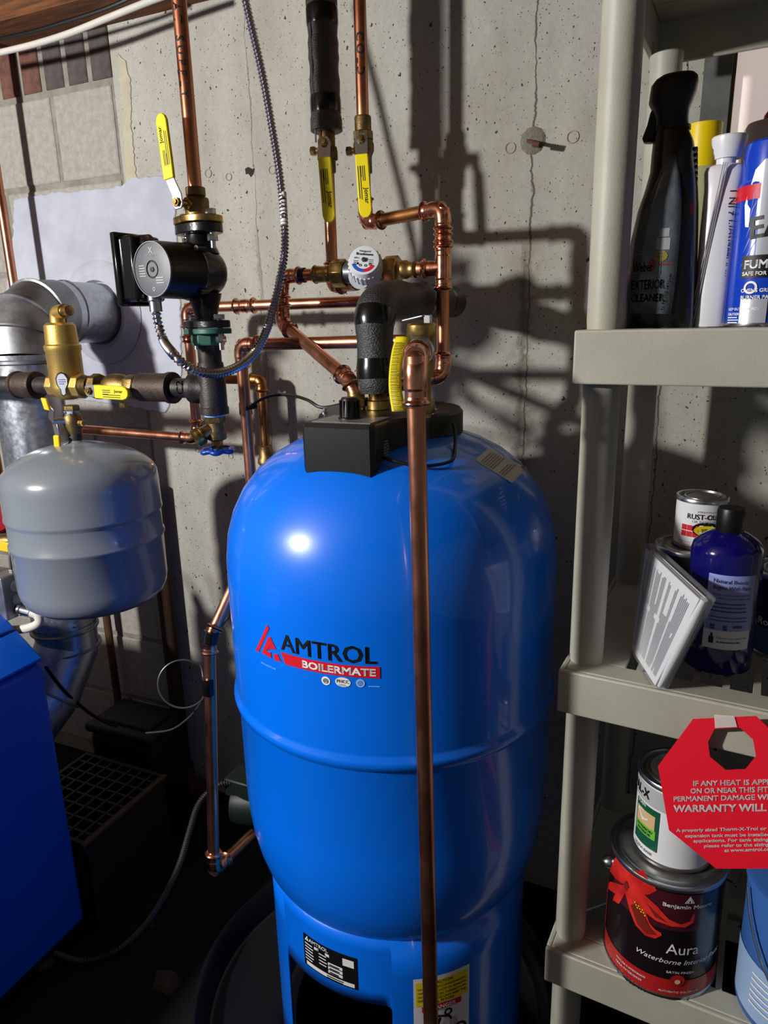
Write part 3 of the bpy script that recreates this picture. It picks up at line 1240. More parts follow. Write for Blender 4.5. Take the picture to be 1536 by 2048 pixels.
part('motor', lathe([(.0455, 0), (.047, .004), (.0450, .008), (.0440, ml - .006), (.0425, ml)], mc0, MA, 40), BLKPAINT, pump)
MS = V((.9915, -.13, 0))
for a in (45, 135, 225, 315):
    c = mc0 + MS * (.048 * cos(radians(a))) + V((0, 0, .048 * sin(radians(a))))
    part('screw', rod(c - MA * .004, c + MA * .014, .005, 8), BLKPAINT, pump)
my1 = mc1.y
plate = part('nameplate', lathe([(.0410, 0), (.0410, .0012), (.040, .0016), (.0140, .0016), (.0135, -.001), (.0110, -.001), (.0110, .0012), (.003, .0012)], mc1, MA, 40), M('plate_grey', (92, 94, 98), .5, .2, var=.1, vscale=50), pump)
part('plate_rim', lathe([(.0405, 0), (.0412, .003), (.0425, .003), (.0428, 0)], mc1, MA, 40, False), M('rim_grey', (120, 122, 126), .4, .3), pump)
g = join(move2(fitw(text2d('GRUNDFOS', 1, .03), .030), -.015, .021), poly2([(-.005, .038), (-.003, .038), (.005, .028), (.003, .028)]), poly2([(.005, .038), (.003, .038), (-.005, .028), (-.003, .028)]),
         lines2(-.034, .008, .018, 5, .0045, .0012, 3), lines2(.008, -.014, .024, 3, .0045, .0014, 4), ring2(0, -.034, .0022, .0034))
part('plate_print', onplane(([p * .88 for p in g[0]], g[1]), mc1 + MA * .0022, MS, (0, 0, 1)), M('print_pale', (176, 178, 182), .5), plate)
part('centre_screw', lathe([(.0042, 0), (.0042, .0028), (.002, .003)], mc1, MA, 6), IRON, pump)
# terminal box on the side of the motor
tbo = mc0 + MA * .050 - MS * .060
tbx = part('terminal_box', obox(tbo + V((0, 0, .004)), MS * .020, MA * .030, V((0, 0, .052))), BLKGLOSS, pump, 'glossy black terminal box', bevel=.006)
part('terminal_lid', obox(tbo - MS * .020 + V((0, 0, .004)), MS * .006, MA * .036, V((0, 0, .058))), BLKGLOSS, pump, bevel=.003)
part('terminal_cap', rod(tbo + MA * .004 - MS * .016 + V((0, 0, .046)), tbo + MA * .004 + MS * .030 + V((0, 0, .044)), .013, 20), BLKGLOSS, pump)
kx = tbo + MS * .030 + MA * .004 + V((0, 0, -.060))
part('cable_connector', join(lathe([(.0125, 0), (.0125, .010), (.0105, .012), (.0105, .028)], kx + V((0, 0, .024)), (0, 0, -1), 18)), STEEL, pump)

# lower flange set
lf = thing('companion_flange', 'green threaded iron flange bolted under the pump', 'flange', ax(zp(675, 412)))
part('plate', flange(zp(668, 412), f3 - .0075, .0485, .034), GREENP, lf, bevel=.0015)
part('hub', hexa(ax((zp(668, 412) + zp(691, 413)) / 2), (0, 0, 1), .029, zp(668, 412) - zp(691, 413), 8), GREENP, lf, bevel=.001)
for sx in (-1, 1):
    bx_ = .0395 * sx
    bolt(lf, ax(f3 - .004) + V((bx_ * cos(FR), bx_ * sin(FR), 0)), .0092, .015, .022)

iron = thing('iron_tee_line', 'black iron pipe line with a cast tee below the pump', 'pipe', ax(zp(790, 412)))
tz = zp(777, 410)
part('nipple', rod(ax(zp(690, 412)), ax(zp(745, 412)), .0205, 20), IRON, iron)
part('pipe_tee', join(lathe([(.0225, tz - .046), (.0262, tz - .045), (.0262, tz - .034), (.0245, tz - .032), (.0245, tz + .030), (.0225, tz + .046)], (XP, YP, 0), (0, 0, 1), 24),
                      lathe([(.022, 0), (.0235, .026), (.0275, .032), (.0275, .043), (.025, .045)], (XP, YP, tz), (-1, 0, 0), 24)), IRON, iron)
part('tee_mark', onplane(join(move2(text2d('C2', .022, .02), -.008, -.006, pi / 2),), (XP - .036, YP - .0262, tz - .004), (1, 0, 0), (0, 0, 1)), IRONR, iron)


def xz(px, py):
    p = onY(px, py, YP)
    return p.x


XH = lambda px: V((xz(px, 772), YP, tz))
part('nipple', rod(XH(400), XH(335), .0180, 20), IRON, iron)
part('union', join(lathe([(.0265, xz(347, 780) - xz(283, 780)), (.0265, .012), (.029, .010), (.029, 0)], XH(347), (-1, 0, 0), 20)), IRONR, iron)
part('nipple', rod(XH(285), XH(262), .0175, 20), IRONR, iron)
# ball valve on the horizontal line
hv = thing('horizontal_valve', 'brass ball valve with a yellow lever lying along the black iron pipe', 'valve', XH(225))
part('body', join(hexa(XH(268), (1, 0, 0), .0235, .024, 8), lathe([(.019, 0), (.024, .014), (.0255, .028), (.024, .042), (.019, .054)], XH(258), (-1, 0, 0), 20), hexa(XH(196), (1, 0, 0), .025, .018, 8)), BRASSD, hv, bevel=.001)
part('drain_cap', hexa(XH(245) + V((0, -.004, -.034)), (0, .1, 1), .0075, .012), BRASS, hv)
stem = XH(212) + V((-.002, -.040, -.004))
part('bonnet', lathe([(.011, .0), (.011, .022), (.006, .024)], XH(212) + V((0, -.012, -.004)), (0, -1, 0), 14), BRASS, hv)
lever(hv, stem, (1, .04, -.03), (0, -1, 0), .078, .0235, bend=.010, lift=.008, printed='Jomar', flip=-1)
# air separator
Xa = xz(136, 770)
air = thing('air_eliminator', 'cast brass air eliminator standing over the grey expansion tank', 'air eliminator', (Xa, YP, tz))


def za(py, px=130):
    return onY(px, py, YP).z


part('body', join(lathe([(.014, za(798)), (.022, za(794)), (.030, za(786)), (.0325, za(772)), (.0325, za(703)), (.0345, za(700)), (.0345, za(691)), (.0305, za(688)), (.0290, za(650)), (.023, za(645))], (Xa, YP, 0), (0, 0, 1), 36)), GOLD, air)
part('port', hexa(V((Xa + .034, YP, tz)), (1, 0, 0), .0245, .020, 8), GOLD, air, bevel=.001)
part('port', hexa(V((Xa - .033, YP, tz)), (1, 0, 0), .0235, .018, 8), GOLD, air, bevel=.001)
part('threads', lathe([(.0185, 0), (.0205, .003), (.0185, .006), (.0205, .009), (.0185, .012), (.0205, .015), (.0185, .018)], (Xa + .042, YP, tz), (1, 0, 0), 20), BRASSD, air)
top = V((Xa, YP, za(646)))
part('vent_spout', tube(fillet([top + V((-.004, 0, -.004)), top + V((-.004, 0, .020)), top + V((.024, -.006, .022))], .012, 8), .0135, 20), GOLD, air)
part('vent_cap', lathe([(.0095, 0), (.0105, .002), (.0095, .005), (.0105, .008), (.010, .020), (.004, .022)], top + V((.022, -.006, .022)), (1, -.2, .03), 18), BRASS, air)
g = []
tag2 = [(0, -.024), (.005, -.020), (.006, -.010), (.013, 0), (.014, .012), (.008, .021), (0, .024), (-.008, .021), (-.014, .012), (-.013, 0), (-.006, -.010), (-.005, -.020)]
th_a = radians(30)
part('badge', wrap(poly2([(x * .82, y) for x, y in tag2]), Xa, YP, .0325, th_a, za(766), .0012), M('badge_silver', (196, 200, 204), .35), air, 'silver drop-shaped badge')
part('badge_edge', wrap(join(*[poly2([(a[0] * .82, a[1]), (b[0] * .82, b[1]), (b[0] * .70, b[1] * .90), (a[0] * .70, a[1] * .90)]) for a, b in zip(tag2, tag2[1:] + tag2[:1])]), Xa, YP, .0325, th_a, za(766), .0018), INK, air)
part('badge_print', wrap(lines2(-.006, .010, .012, 3, .004, .0014, 2), Xa, YP, .0325, th_a, za(766), .0018), M('badge_blue', (80, 110, 170), .5), air)
lp_ = thing('iron_inlet_line', 'rusty black iron pipe with a coupling left of the brass air eliminator', 'pipe', (xz(20, 765), YP, tz))
part('pipe', rod((Xa - .04, YP, tz), (-1.62, YP, tz), .0175, 20), IRON, lp_)
part('coupling', join(lathe([(.0275, 0), (.0285, .006), (.026, .008), (.026, .05), (.0285, .052), (.0275, .060)], (xz(75, 768), YP, tz), (-1, 0, 0), 20)), IRONR, lp_)

# isolation valve and expansion tank
iv = thing('tank_valve', 'small brass ball valve with an orange butterfly handle on the grey tank', 'valve', (Xa, YP, za(862, 150)))
part('body', join(hexa((Xa, YP, za(818, 135)), (0, 0, 1), .0165, .016), lathe([(.0135, za(870, 150)), (.0155, za(862, 150)), (.019, za(850, 148)), (.019, za(832, 145)), (.0145, za(824, 140))], (Xa, YP, 0), (0, 0, 1), 10)), BRASSD, iv, bevel=.001)
part('nipple', rod((Xa, YP, za(858, 150)), (Xa, YP, za(885, 152)), .0140, 16), IRON, iv)
part('thread_tape', lathe([(.0152, za(826, 138)), (.0158, za(821, 138))], (Xa, YP, 0), (0, 0, 1), 16), TEFLON, iv)
part('drain_cap', hexa((Xa + .026, YP - .004, za(845, 150)), (1, 0, 0), .006, .012), BRASS, iv)
sv = V((Xa - .016, YP - .028, za(838, 125)))
part('bonnet', rod((Xa, YP, za(840, 147)), sv + V((0, -.006, 0)), .0075, 14), STEEL, iv)
part('butterfly_handle', join(obox(sv + V((-.004, -.004, .014)), (.006, -.001, .012), (0, .0014, 0), (-.005, 0, .005)), obox(sv + V((.003, -.004, -.015)), (.003, -.001, -.012), (0, .0014, 0), (.006, 0, .003))), STEEL, iv, bevel=.0006)
part('grip', obox(sv + V((-.012, -.007, .034)), (.0075, 0, -.001), (0, .0035, 0), (-.003, 0, .012)), YELLOWO, iv, bevel=.003, seg=3)
part('grip', obox(sv + V((.004, -.007, -.040)), (.0078, 0, 0), (0, .0035, 0), (-.001, 0, -.013)), YELLOWO, iv, bevel=.003, seg=3)
EX = onY(163, 1000, YP).x
EX = Xa
er = .152
zt, zm1, zm2, zbt = za(884, 155), za(1023, 165), za(1070, 170), za(1198, 185)
et = thing('expansion_tank', 'glossy grey expansion tank hanging under the brass air eliminator', 'expansion tank', (EX, YP, zbt))
prof_e = [(.014, zt + .004), (.016, zt), (.045, zt - .004), (.080, zt - .013), (.110, zt - .026), (.132, zt - .040), (.145, zt - .053), (.151, zt - .067), (.1525, zt - .085), (.1530, zm1 + .010), (.1540, zm1 + .006), (.1540, zm1 + .002), (.1505, zm1 - .003), (.1505, zm1 - .006),
          (.1505, zm2 + .006), (.1535, zm2 + .002), (.1535, zm2 - .002), (.1505, zm2 - .006), (.1495, zbt + .052), (.147, zbt + .036), (.140, zbt + .021), (.128, zbt + .010), (.10, zbt + .003), (.0, zbt)]
part('shell', lathe(prof_e, (EX, YP, 0), (0, 0, 1), 80), GREYT, et, ang=60)
part('air_valve', rod((EX + .03, YP - .02, zbt + .004), (EX + .03, YP - .02, zbt - .010), .007, 12), BLKPLAST, et)

# boiler drain below the tee
dv = thing('drain_valve', 'small brass drain valve with a blue wheel handle hanging below the iron tee', 'valve', ax(zp(865, 418)))
dz = zp(848, 425)
part('thread_tape', lathe([(.0185, zp(832, 420)), (.0195, zp(826, 420))], (XP, YP, 0), (0, 0, 1), 16), TEFLON, dv)
part('body', join(hexa(ax(zp(838, 420)), (0, 0, 1), .0185, .012), lathe([(.013, zp(880, 425)), (.018, zp(877, 425)), (.0185, zp(866, 425)), (.015, zp(862, 425)), (.0155, zp(842, 420))], (XP, YP, 0), (0, 0, 1), 18)), BRASSD, dv)
sd = V((-.55, -.62, -.42)).normalized()
c0 = ax(dz - .004)
part('hose_outlet', lathe([(.0115, .0), (.0125, .026), (.0165, .028), (.0175, .030), (.0165, .033), (.0175, .036), (.0165, .039), (.0165, .044), (.0125, .044), (.0115, .02)], c0, sd, 22, False), BRASS, dv)
part('packing_nut', hexa(ax(zp(888, 428)), (0, 0, 1), .0105, .016), BRASS, dv)
wz = zp(900, 430)
wheel = [lathe([(.009, wz - .004), (.010, wz), (.009, wz + .005)], (XP, YP, 0), (0, 0, 1), 14)]
pts = []
for i in range(60):
    a = 2 * pi * i / 60
    rr_ = .0265 + .0026 * cos(6 * a)
    pts.append(ax(wz) + V((rr_ * cos(a), rr_ * sin(a), -.0012 * cos(6 * a))))
wheel.append(tube(pts + [pts[0]], .0048, 10, False))
for i in range(6):
    a = 2 * pi * i / 6
    wheel.append(rod(ax(wz), ax(wz) + V((.025 * cos(a), .025 * sin(a), 0)), .0034, 8))
part('wheel', join(*wheel), BLUEW, dv, 'blue lobed hand wheel')

# ================================================================== DOMESTIC PIPING
YI = 1.29
ic = onY(657, 150, YI)
IX = onY(650, 420, YI).x
ins = thing('insulated_riser', 'black foam insulated pipe above a ball valve beside the COLD pipe', 'insulated pipe', (IX, YI, onY(655, 270, YI).z))
IX = (onY(657, 100, YI).x + IX) / 2
zi = onY(655, 262, YI).z
zv = onY(655, 190, YI).z
zw = onY(650, 38, YI).z


def foam_prof(path, r, seed=1, amp=.0012):
    rr_ = random.Random(seed)
    return [r + rr_.uniform(-amp, amp) for _ in path]


pth = resample(fillet([V((IX, YI, zi)), V((IX, YI, 2.035)), V((IX + .30, YI + .02, 2.062))], .05, 10), .012)
part('foam', tube(pth, foam_prof(pth, .0275), 24), FOAM, ins)
part('foam_end', lathe([(.0265, zi - .002), (.0300, zi), (.0295, zi + .02), (.0270, zi + .032)], (IX, YI, 0), (0, 0, 1), 24), FOAM, ins)
part('tape', lathe([(.0280, zi + .030), (.0288, zi + .036), (.0288, zi + .052), (.0278, zi + .058)], (IX, YI, 0), (0, 0, 1), 28, False), TAPE, ins)
part('tape', lathe([(.0280, zw - .010), (.0290, zw - .006), (.0290, zw + .016), (.0280, zw + .02)], (IX, YI, 0), (0, 0, 1), 28, False), TAPE, ins)
part('foam_slit', obox(V((IX - .010, YI - .0256, (zi + 2.0) / 2 + .02)), (.0012, 0, 0), (0, .001, 0), (0, 0, .17)), TAPE, ins)


def wall_valve(name, label, X, Y, z_top, z_bot, hz, hlen):
    """vertical ball valve with its lever on the room side, hanging down"""
    v = thing(name, label, 'valve', (X, Y, z_bot))
    part('body', join(lathe([(.0145, z_top + .003), (.0155, z_top), (.0155, z_top - .022), (.0135, z_top - .024)], (X, Y, 0), (0, 0, 1), 20),
                      hexa((X, Y, z_top - .030), (0, 0, 1), .0195, .014, 8),
                      lathe([(.0165, z_top - .036), (.0195, z_top - .044), (.0195, z_bot + .036), (.0165, z_bot + .030), (.0150, z_bot + .024), (.0150, z_bot), (.0138, z_bot - .002)], (X, Y, 0), (0, 0, 1), 20)), BRASSD, v)
    st_ = V((X + .012, Y - .036, hz))
    part('bonnet', lathe([(.0105, 0), (.0105, .02), (.0065, .022)], V((X + .005, Y - .012, hz)), V((.007, -.024, 0)).normalized(), 14), BRASSD, v)
    lever(v, st_, (.06, -.02, -1), (.28, -.96, 0), hlen, .0225, bend=.016, lift=.006, printed='Jomar')
    part('drain_cap', join(rod((X - .012, Y, z_bot + .038), (X - .026, Y - .004, z_bot + .038), .0055, 10), hexa((X - .028, Y - .004, z_bot + .038), (1, .1, 0), .0085, .009)), BRASS, v)
    return v


hz1 = onY(652, 286, YI - .03).z
wall_valve('hot_valve', 'brass ball valve with a hanging yellow lever under the black foam insulation', IX, YI, onY(652, 268, YI).z, onY(648, 345, YI).z, hz1, .112)
hot = thing('hot_pipe', 'copper pipe with a red printed stripe dropping from the insulated valve', 'pipe', (IX, YI, onY(650, 560, YI).z))
ze = onY(652, 572, YI).z
run(hot, [V((IX, YI, onY(648, 345, YI).z + .01)), V((IX, YI, ze)), V((onY(722, 576, YI).x, YI - .03, ze - .002)), V((onY(738, 576, YI).x, YI - .052, ze - .002))], skip=(2,))
g = join(rect2(0, -.0045, .27, .0045, 2))
part('red_stripe', xf(g, lambda p: V((IX - (RP + .0004) * cos(.62 + p.y / RP), YI - (RP + .0004) * sin(.62 + p.y / RP), onY(648, 505, YI).z + p.x * .62))), REDPEX, hot, 'red printed stripe')

YC = 1.305
CXX = (onY(727, 100, YC).x + onY(725, 400, YC).x) / 2
zc_t, zc_b = onY(727, 236, YC).z, onY(725, 345, YC).z
cold = thing('cold_pipe', 'copper pipe lettered COLD rising from a ball valve', 'pipe', (CXX, YC, zc_t))
part('pipe', rod((CXX, YC, zc_t - .012), (CXX, YC, 2.098), RP, 20), COPPER, cold)
cam_text('COLD', .021, V((CXX, YC, onY(727, 66, YC).z)), V((CXX, YC, 1.5)), RP, -.72, INK, cold, space=1.35)
wall_valve('cold_valve', 'brass ball valve with a hanging yellow lever on the COLD pipe', CXX, YC, zc_t, zc_b, onY(735, 278, YC - .03).z, .108)

# mixing line
YM = 1.235


def ML(px, py=542):
    p = onY(px, py, YM)
    return V((p.x, YM, 0))


zm = onY(780, 541, YM).z
rx = onY(886, 480, YM).x
branch = thing('cold_branch', 'copper branch of elbows and a tee dropping from the cold valve to the blue tank', 'pipe', (rx, YM, 1.27))
zcr = onY(800, 430, (YC + YM) / 2).z
zdn = onY(878, 752, YM - .01).z
A0 = V((CXX, YC, zc_b + .012))
A1 = V((CXX, YC, zcr - .004))
A2 = V((rx, YM, zcr))
A3 = V((rx, YM, zdn))
A4 = V((rx - .085, YM - .075, zdn - .018))
run(branch, [A0, A1, A2, A3, A4], aged=(1,))
z_c = onY(886, 488, YM).z
tee(branch, (rx, YM, zm), (0, 0, 1), (-1, 0, 0), .040, .040)
coupling(branch, (rx, YM, zm + .038), (rx, YM, onY(886, 455, YM).z + .004))
part('pipe', rod((rx - .03, YM, zm), (ML(812).x, YM, zm), RP, 18), COPPER, branch)
part('stub', join(rod(A4 + V((.012, .01, .002)), A4 + V((-.012, -.01, -.002)), .0155, 18), rod(A4 + V((0, 0, 0)), A4 + V((-.02, -.016, -.05)), .0125, 16)), BRASSD, branch)

mv = thing('mixing_valve', 'thermostatic mixing valve with a round white dial between two brass unions', 'mixing valve', (ML(737).x, YM, zm))
mx = ML(737).x
XL, XR_ = ML(680).x, ML(785).x
for c, s in ((XL, 1), (XR_, -1)):
    part('union_nut', hexa((c, YM, zm), (1, 0, 0), .0255, .026, 8), BRASS, mv, bevel=.001)
    part('union_end', lathe([(.0135, 0), (.0155, .004), (.0135, .008), (.0135, .016), (.0162, .020), (.0162, .028)], (c - s * .048, YM, zm), (s, 0, 0), 20), BRASS, mv)
part('body', join(rod((XL + .010, YM, zm), (XR_ - .010, YM, zm), .0195, 24), lathe([(.0195, 0), (.0195, .03), (.022, .034), (.022, .05)], (mx, YM + .01, zm - .005), (.0, -.98, -.1), 24), rod((mx, YM + .006, zm), (mx, YM + .006, ze - .004), .017, 18)), M('valve_body', (112, 116, 122), .42, .7, var=.2, vscale=40), mv)
dd = V((.26, -.88, .38)).normalized()
dc = V((mx + .010, YM - .030, zm + .004))
cap = lathe([(.0295, -.012), (.0300, .006), (.0285, .024), (.0265, .030), (.024, .0305), (.004, .0305)], dc, dd, 40)
part('cap', cap, DIALW, mv, 'white ribbed cap')
u_, v_, a_ = frame(dd)
rib = []
for i in range(24):
    a = 2 * pi * i / 24
    dirv = u_ * cos(a) + v_ * sin(a)
    tg = -u_ * sin(a) + v_ * cos(a)
    rib.append(obox(dc + dd * .004 + dirv * .0298, dirv * .0012, tg * .0016, dd * .014))
part('ribs', join(*rib), DIALW, mv)
U = V((1, 0, 0))
U = (U - dd * U.dot(dd)).normalized()
W_ = dd.cross(U)
if W_.z < 0:
    W_ = -W_
o = dc + dd * .0309
g = join(move2(fitw(text2d('Heatguard', 1, .02), .020), -.010, .0135), move2(fitw(text2d('Braukmann', 1, .02), .030), -.015, .0085), move2(fitw(text2d('AM-1', 1, .02), .009), -.018, .0015), lines2(-.018, -.002, .010, 3, .003, .0012, 3), lines2(.009, .0015, .010, 3, .003, .0010, 4),
         ring2(-.005, -.010, .0014, .0024), ring2(.0045, -.010, .0014, .0024), ring2(.012, -.0075, .0012, .0022), disc2(-.010, -.0075, .0018))
part('dial_print', onplane(g, o, U, W_, .0003), INK, mv)
part('dial_blue', onplane(ring2(0, 0, .0165, .0225, radians(205), radians(278), 14), o, U, W_, .0002), M('dial_blue', (40, 84, 190), .5), mv)
part('dial_red', onplane(ring2(0, 0, .0165, .0225, radians(278), radians(335), 14), o, U, W_, .0002), INKR, mv)
part('dial_screw', lathe([(.0042, 0), (.0042, .003), (.002, .0035)], o, dd, 6), IRON, mv)

# hot loop: left of the mixing valve, elbow down, offset elbow, diagonal to the tank
loop = thing('hot_loop', 'copper loop of pressed elbows curving left of the mixing valve down to the tank', 'pipe', onZ(712, 800, 1.262))
B0 = V((XL - .040, YM, zm))
B1 = V((onY(563, 545, YM).x, YM, zm))
B2 = P(566, 652, 1.205)
B2.x, B2.y = B1.x + .004, B1.y - .012
B2.z = onY(566, 648, B2.y).z
B3 = P(700, 762, 1.155)
B4 = P(712, 792, 1.15)
run(loop, [B0, B1, B2, B3, B4], bend=.024)
part('tee_fitting', join(lathe([(.0150, 0), (.0165, .004), (.0150, .010), (.0150, .030), (.0175, .034), (.0150, .038)], V((XL - .018, YM, zm)), (-1, 0, 0), 20)), BRASS, loop)
part('label_band', lathe([(RP + .0024, 0), (RP + .0024, .012)], B1 + V((.040, 0, 0)), (1, 0, 0), 18), M('print_band', (52, 40, 66), .4, .5), loop)
zc = dome_z(B4.x, B4.y)
part('nipple', join(rod(B4 + V((0, 0, .006)), V((B4.x + .004, B4.y - .004, zc - .002)), .0145, 18), hexa(V((B4.x + .004, B4.y - .004, CZ + .012)), (0, 0, 1), .0185, .014)), BRASS, loop)

# insulated boiler supply on the tank
nb = onZ(757, 822, CZ)
nb = V((-.472, 1.046, CZ))
bs = thing('insulated_elbow', 'thick black foam insulated elbow rising from the tank cover and turning to the wall', 'insulated pipe', nb)
part('nipple', lathe([(.0165, CZ), (.0185, CZ + .001), (.0185, CZ + .014), (.0150, CZ + .016), (.0150, CZ + .024), (.0172, CZ + .027), (.0172, CZ + .034), (.0155, CZ + .037), (.0155, CZ + .05)], (nb.x, nb.y, 0), (0, 0, 1), 20), BRASS, bs)
zt_i = onY(757, 786, nb.y).z
e1 = V((nb.x, nb.y, zt_i))
zt_e = onY(900, 603, 1.38).z
ex2 = -.471
path = resample(fillet([e1, V((nb.x - .006, nb.y + .004, zt_e)), V((ex2, 1.43, zt_e))], .055, 14), .008)
rs = []
for i, p in enumerate(path):
    q_ = .0305 + .0015 * sin(i * .5) + random.uniform(-.0006, .0006)
    rs.append(q_)
rs[0] = rs[-1] = .028
part('foam', tube(path, rs, 32), FOAM, bs)


def band(path, rs, i0, i1, extra, name='tape'):
    seg = path[i0:i1]
    rr_ = [r + extra for r in rs[i0:i1]]
    rr_[0] -= extra * .9
    rr_[-1] -= extra * .9
    part(name, tube(seg, rr_, 32, False), TAPE, bs)


band(path, rs, 3, 8, .0012)
band(path, rs, 13, 17, .0014)
m_ = len(path)
band(path, rs, m_ - 25, m_ - 22, .0012)
band(path, rs, m_ - 10, m_ - 7, .0012)

# return and supply copper behind
bp = thing('boiler_supply_pipe', 'upper horizontal copper pipe behind the tank with a coupling, looping down to the left', 'pipe', onY(375, 880, 1.33))
YB = 1.33
zb1 = onY(560, 609, YB).z
x1 = onY(374, 620, YB).x
xb = onY(378, 872, YB).x
zb_low = onY(380, 876, YB).z
pts = [V((onY(800, 605, YB).x, YB, zb1)), V((x1, YB, zb1)), V((x1 - .004, YB, zb_low)), V((onY(100, 850, YB).x, YB - .01, zb_low + .012))]
run(bp, pts)
cx_ = onY(490, 612, YB).x
coupling(bp, (cx_ - .028, YB, zb1), (cx_ + .028, YB, zb1))
coupling(bp, (x1 - .001, YB, onY(375, 690, YB).z + .004), (x1 - .002, YB, onY(375, 668, YB).z))
br = thing('boiler_return_pipe', 'lower horizontal copper pipe bending down behind the left side of the blue tank', 'pipe', onY(495, 950, 1.2))
YR = 1.17
zr = onY(600, 688, YR).z
x2 = onY(482, 700, YR).x
run(br, [V((TX, YR - .02, zr + .004)), V((x2, YR, zr)), V((x2 - .012, YR + .02, .86))])
tb_ = thing('tape_tie', 'strip of black electrical tape tied round the copper pipe behind the tank', 'tape', onY(487, 818, YR))
zt_ = onY(487, 818, YR).z
part('wrap', lathe([(RP + .0012, zt_ - .012), (RP + .0016, zt_ - .010), (RP + .0016, zt_ + .010), (RP + .0012, zt_ + .012)], (x2 - .005, YR + .008, 0), (0, 0, 1), 18), TAPE, tb_)
part('tail', obox(onY(503, 815, YR - .004), (.013, 0, .003), (0, .001, 0), (0, 0, .004)), TAPE, tb_)
wp = spline([onY(498, 815, YR - .012), onY(520, 800, YR - .02), onY(545, 791, YR - .03), onY(580, 790, YR - .04), onY(615, 800, YR - .06), onY(645, 815, 1.10), V((cc.x - .10, cc.y + .04, CZ + .002))], 8)
single('sensor_cable', tube(wp, .0030, 8), CABLEK, 'thin black sensor cable arching from the taped copper pipe to the tank cover', 'cable')
ag = thing('aged_pipe', 'dull brown copper pipe with an elbow dropping into a brass fitting beside the tank', 'pipe', onY(530, 905, 1.4))
YA = 1.42
xa2 = onY(522, 760, YA).x
zaa = onY(480, 759, YA).z
run(ag, [V((onY(425, 764, YA).x, YA, zaa)), V((xa2, YA, zaa)), V((xa2, YA, onY(530, 895, YA).z))], mat=COPPERB, fmat=COPPERB, bend=.016, leg=.014, r=.0112)
part('solder_ring', lathe([(.0118, 0), (.0136, .001), (.0136, .004), (.0118, .005)], (xa2, YA, onY(525, 784, YA).z), (0, 0, 1), 18), STEEL, ag)
zf = onY(530, 890, YA).z
part('fitting', lathe([(.0135, zf), (.0165, zf - .003), (.0165, zf - .028), (.021, zf - .034), (.021, zf - .044), (.017, zf - .048), (.017, 0.0)], (xa2, YA, 0), (0, 0, 1), 18), BRASSD, ag)

# relief valve and discharge pipe
R0 = P(832, 800, .835)
R1 = P(862, 2048, 1.075)
rt = P(833, 712, .83)
rv_c = V((-.372, .985, rt.z))
rv = thing('relief_valve', 'brass temperature relief valve with a flat steel test lever', 'valve', (rv_c.x, rv_c.y, CZ))
part('body', join(lathe([(.0135, CZ - .002), (.0135, rt.z - .04), (.0185, rt.z - .032), (.0195, rt.z + .016), (.022, rt.z + .020), (.022, rt.z + .034), (.0195, rt.z + .037)], (rv_c.x, rv_c.y, 0), (0, 0, 1), 22),
                  hexa((rv_c.x, rv_c.y, CZ + .014), (0, 0, 1), .0195, .02)), BRASS, rv)
out = (V((rt.x, rt.y, rt.z)) - rv_c)
outn = out.normalized()
part('outlet', join(rod(rv_c, rv_c + outn * .042, .0165, 20), lathe([(.019, 0), (.019, .016), (.0165, .018)], rv_c + outn * .040, outn, 20)), STEEL, rv)
lz = rt.z + .038
part('test_lever', join(obox((rv_c.x - .012, rv_c.y, lz + .006), (.017, -.003, .003), (.001, .005, 0), (0, 0, .0012)), obox((rv_c.x + .010, rv_c.y, lz + .004), (.005, 0, 0), (0, .0045, 0), (0, 0, .006))), STEEL, rv, bevel=.0008)
# long yellow paper tag
tg = []
tvs, tfs = [], []
tpx = [(806, 672, 14), (797, 700, 13), (791, 740, 12.5), (791, 780, 13), (798, 822, 14)]
tp = spline([V((a, b, c)) for a, b, c in tpx], 6)
for i, p in enumerate(tp):
    d_ = .99 - .035 * i / (len(tp) - 1)
    c_ = P(p.x, p.y, d_)
    hw = p.z / 1400 * d_
    tvs += [c_ - right * hw + fwd * .004, c_ + right * hw]
for i in range(len(tp) - 1):
    tfs.append((2 * i, 2 * i + 1, 2 * i + 3, 2 * i + 2))
yt = part('warning_tag', (tvs, tfs), TAGY, rv, 'curled yellow printed warning tag', solid=.0008)
g = []
for i in range(3, len(tp) - 1):
    for f in (.25, .7):
        a, b = tvs[2 * i].lerp(tvs[2 * i + 2], f), tvs[2 * i + 1].lerp(tvs[2 * i + 3], f)
        n_ = (b - a).cross(tvs[2 * i + 2] - tvs[2 * i]).normalized()
        if n_.dot(ORIGIN - a) < 0:
            n_ = -n_
        lo_, hi_ = a.lerp(b, .12) + n_ * .0011, a.lerp(b, random.uniform(.6, .9)) + n_ * .0011
        dv_ = (tvs[2 * i + 2] - tvs[2 * i]).normalized() * .0009
        g.append(([lo_, hi_, hi_ + dv_, lo_ + dv_], [(0, 1, 2, 3)]))
part('tag_print', join(*g), M('tag_ink', (60, 56, 20), .6), yt)
dp = thing('discharge_pipe', 'long copper discharge pipe hanging down in front of the blue tank', 'pipe', R1)
ddir = (R1 - R0).normalized()
RC = R0 - ddir * ((R0.z - rt.z) / ddir.z)
run(dp, [rv_c + outn * .05, RC, R1 + ddir * .12], bend=.026, leg=.034)

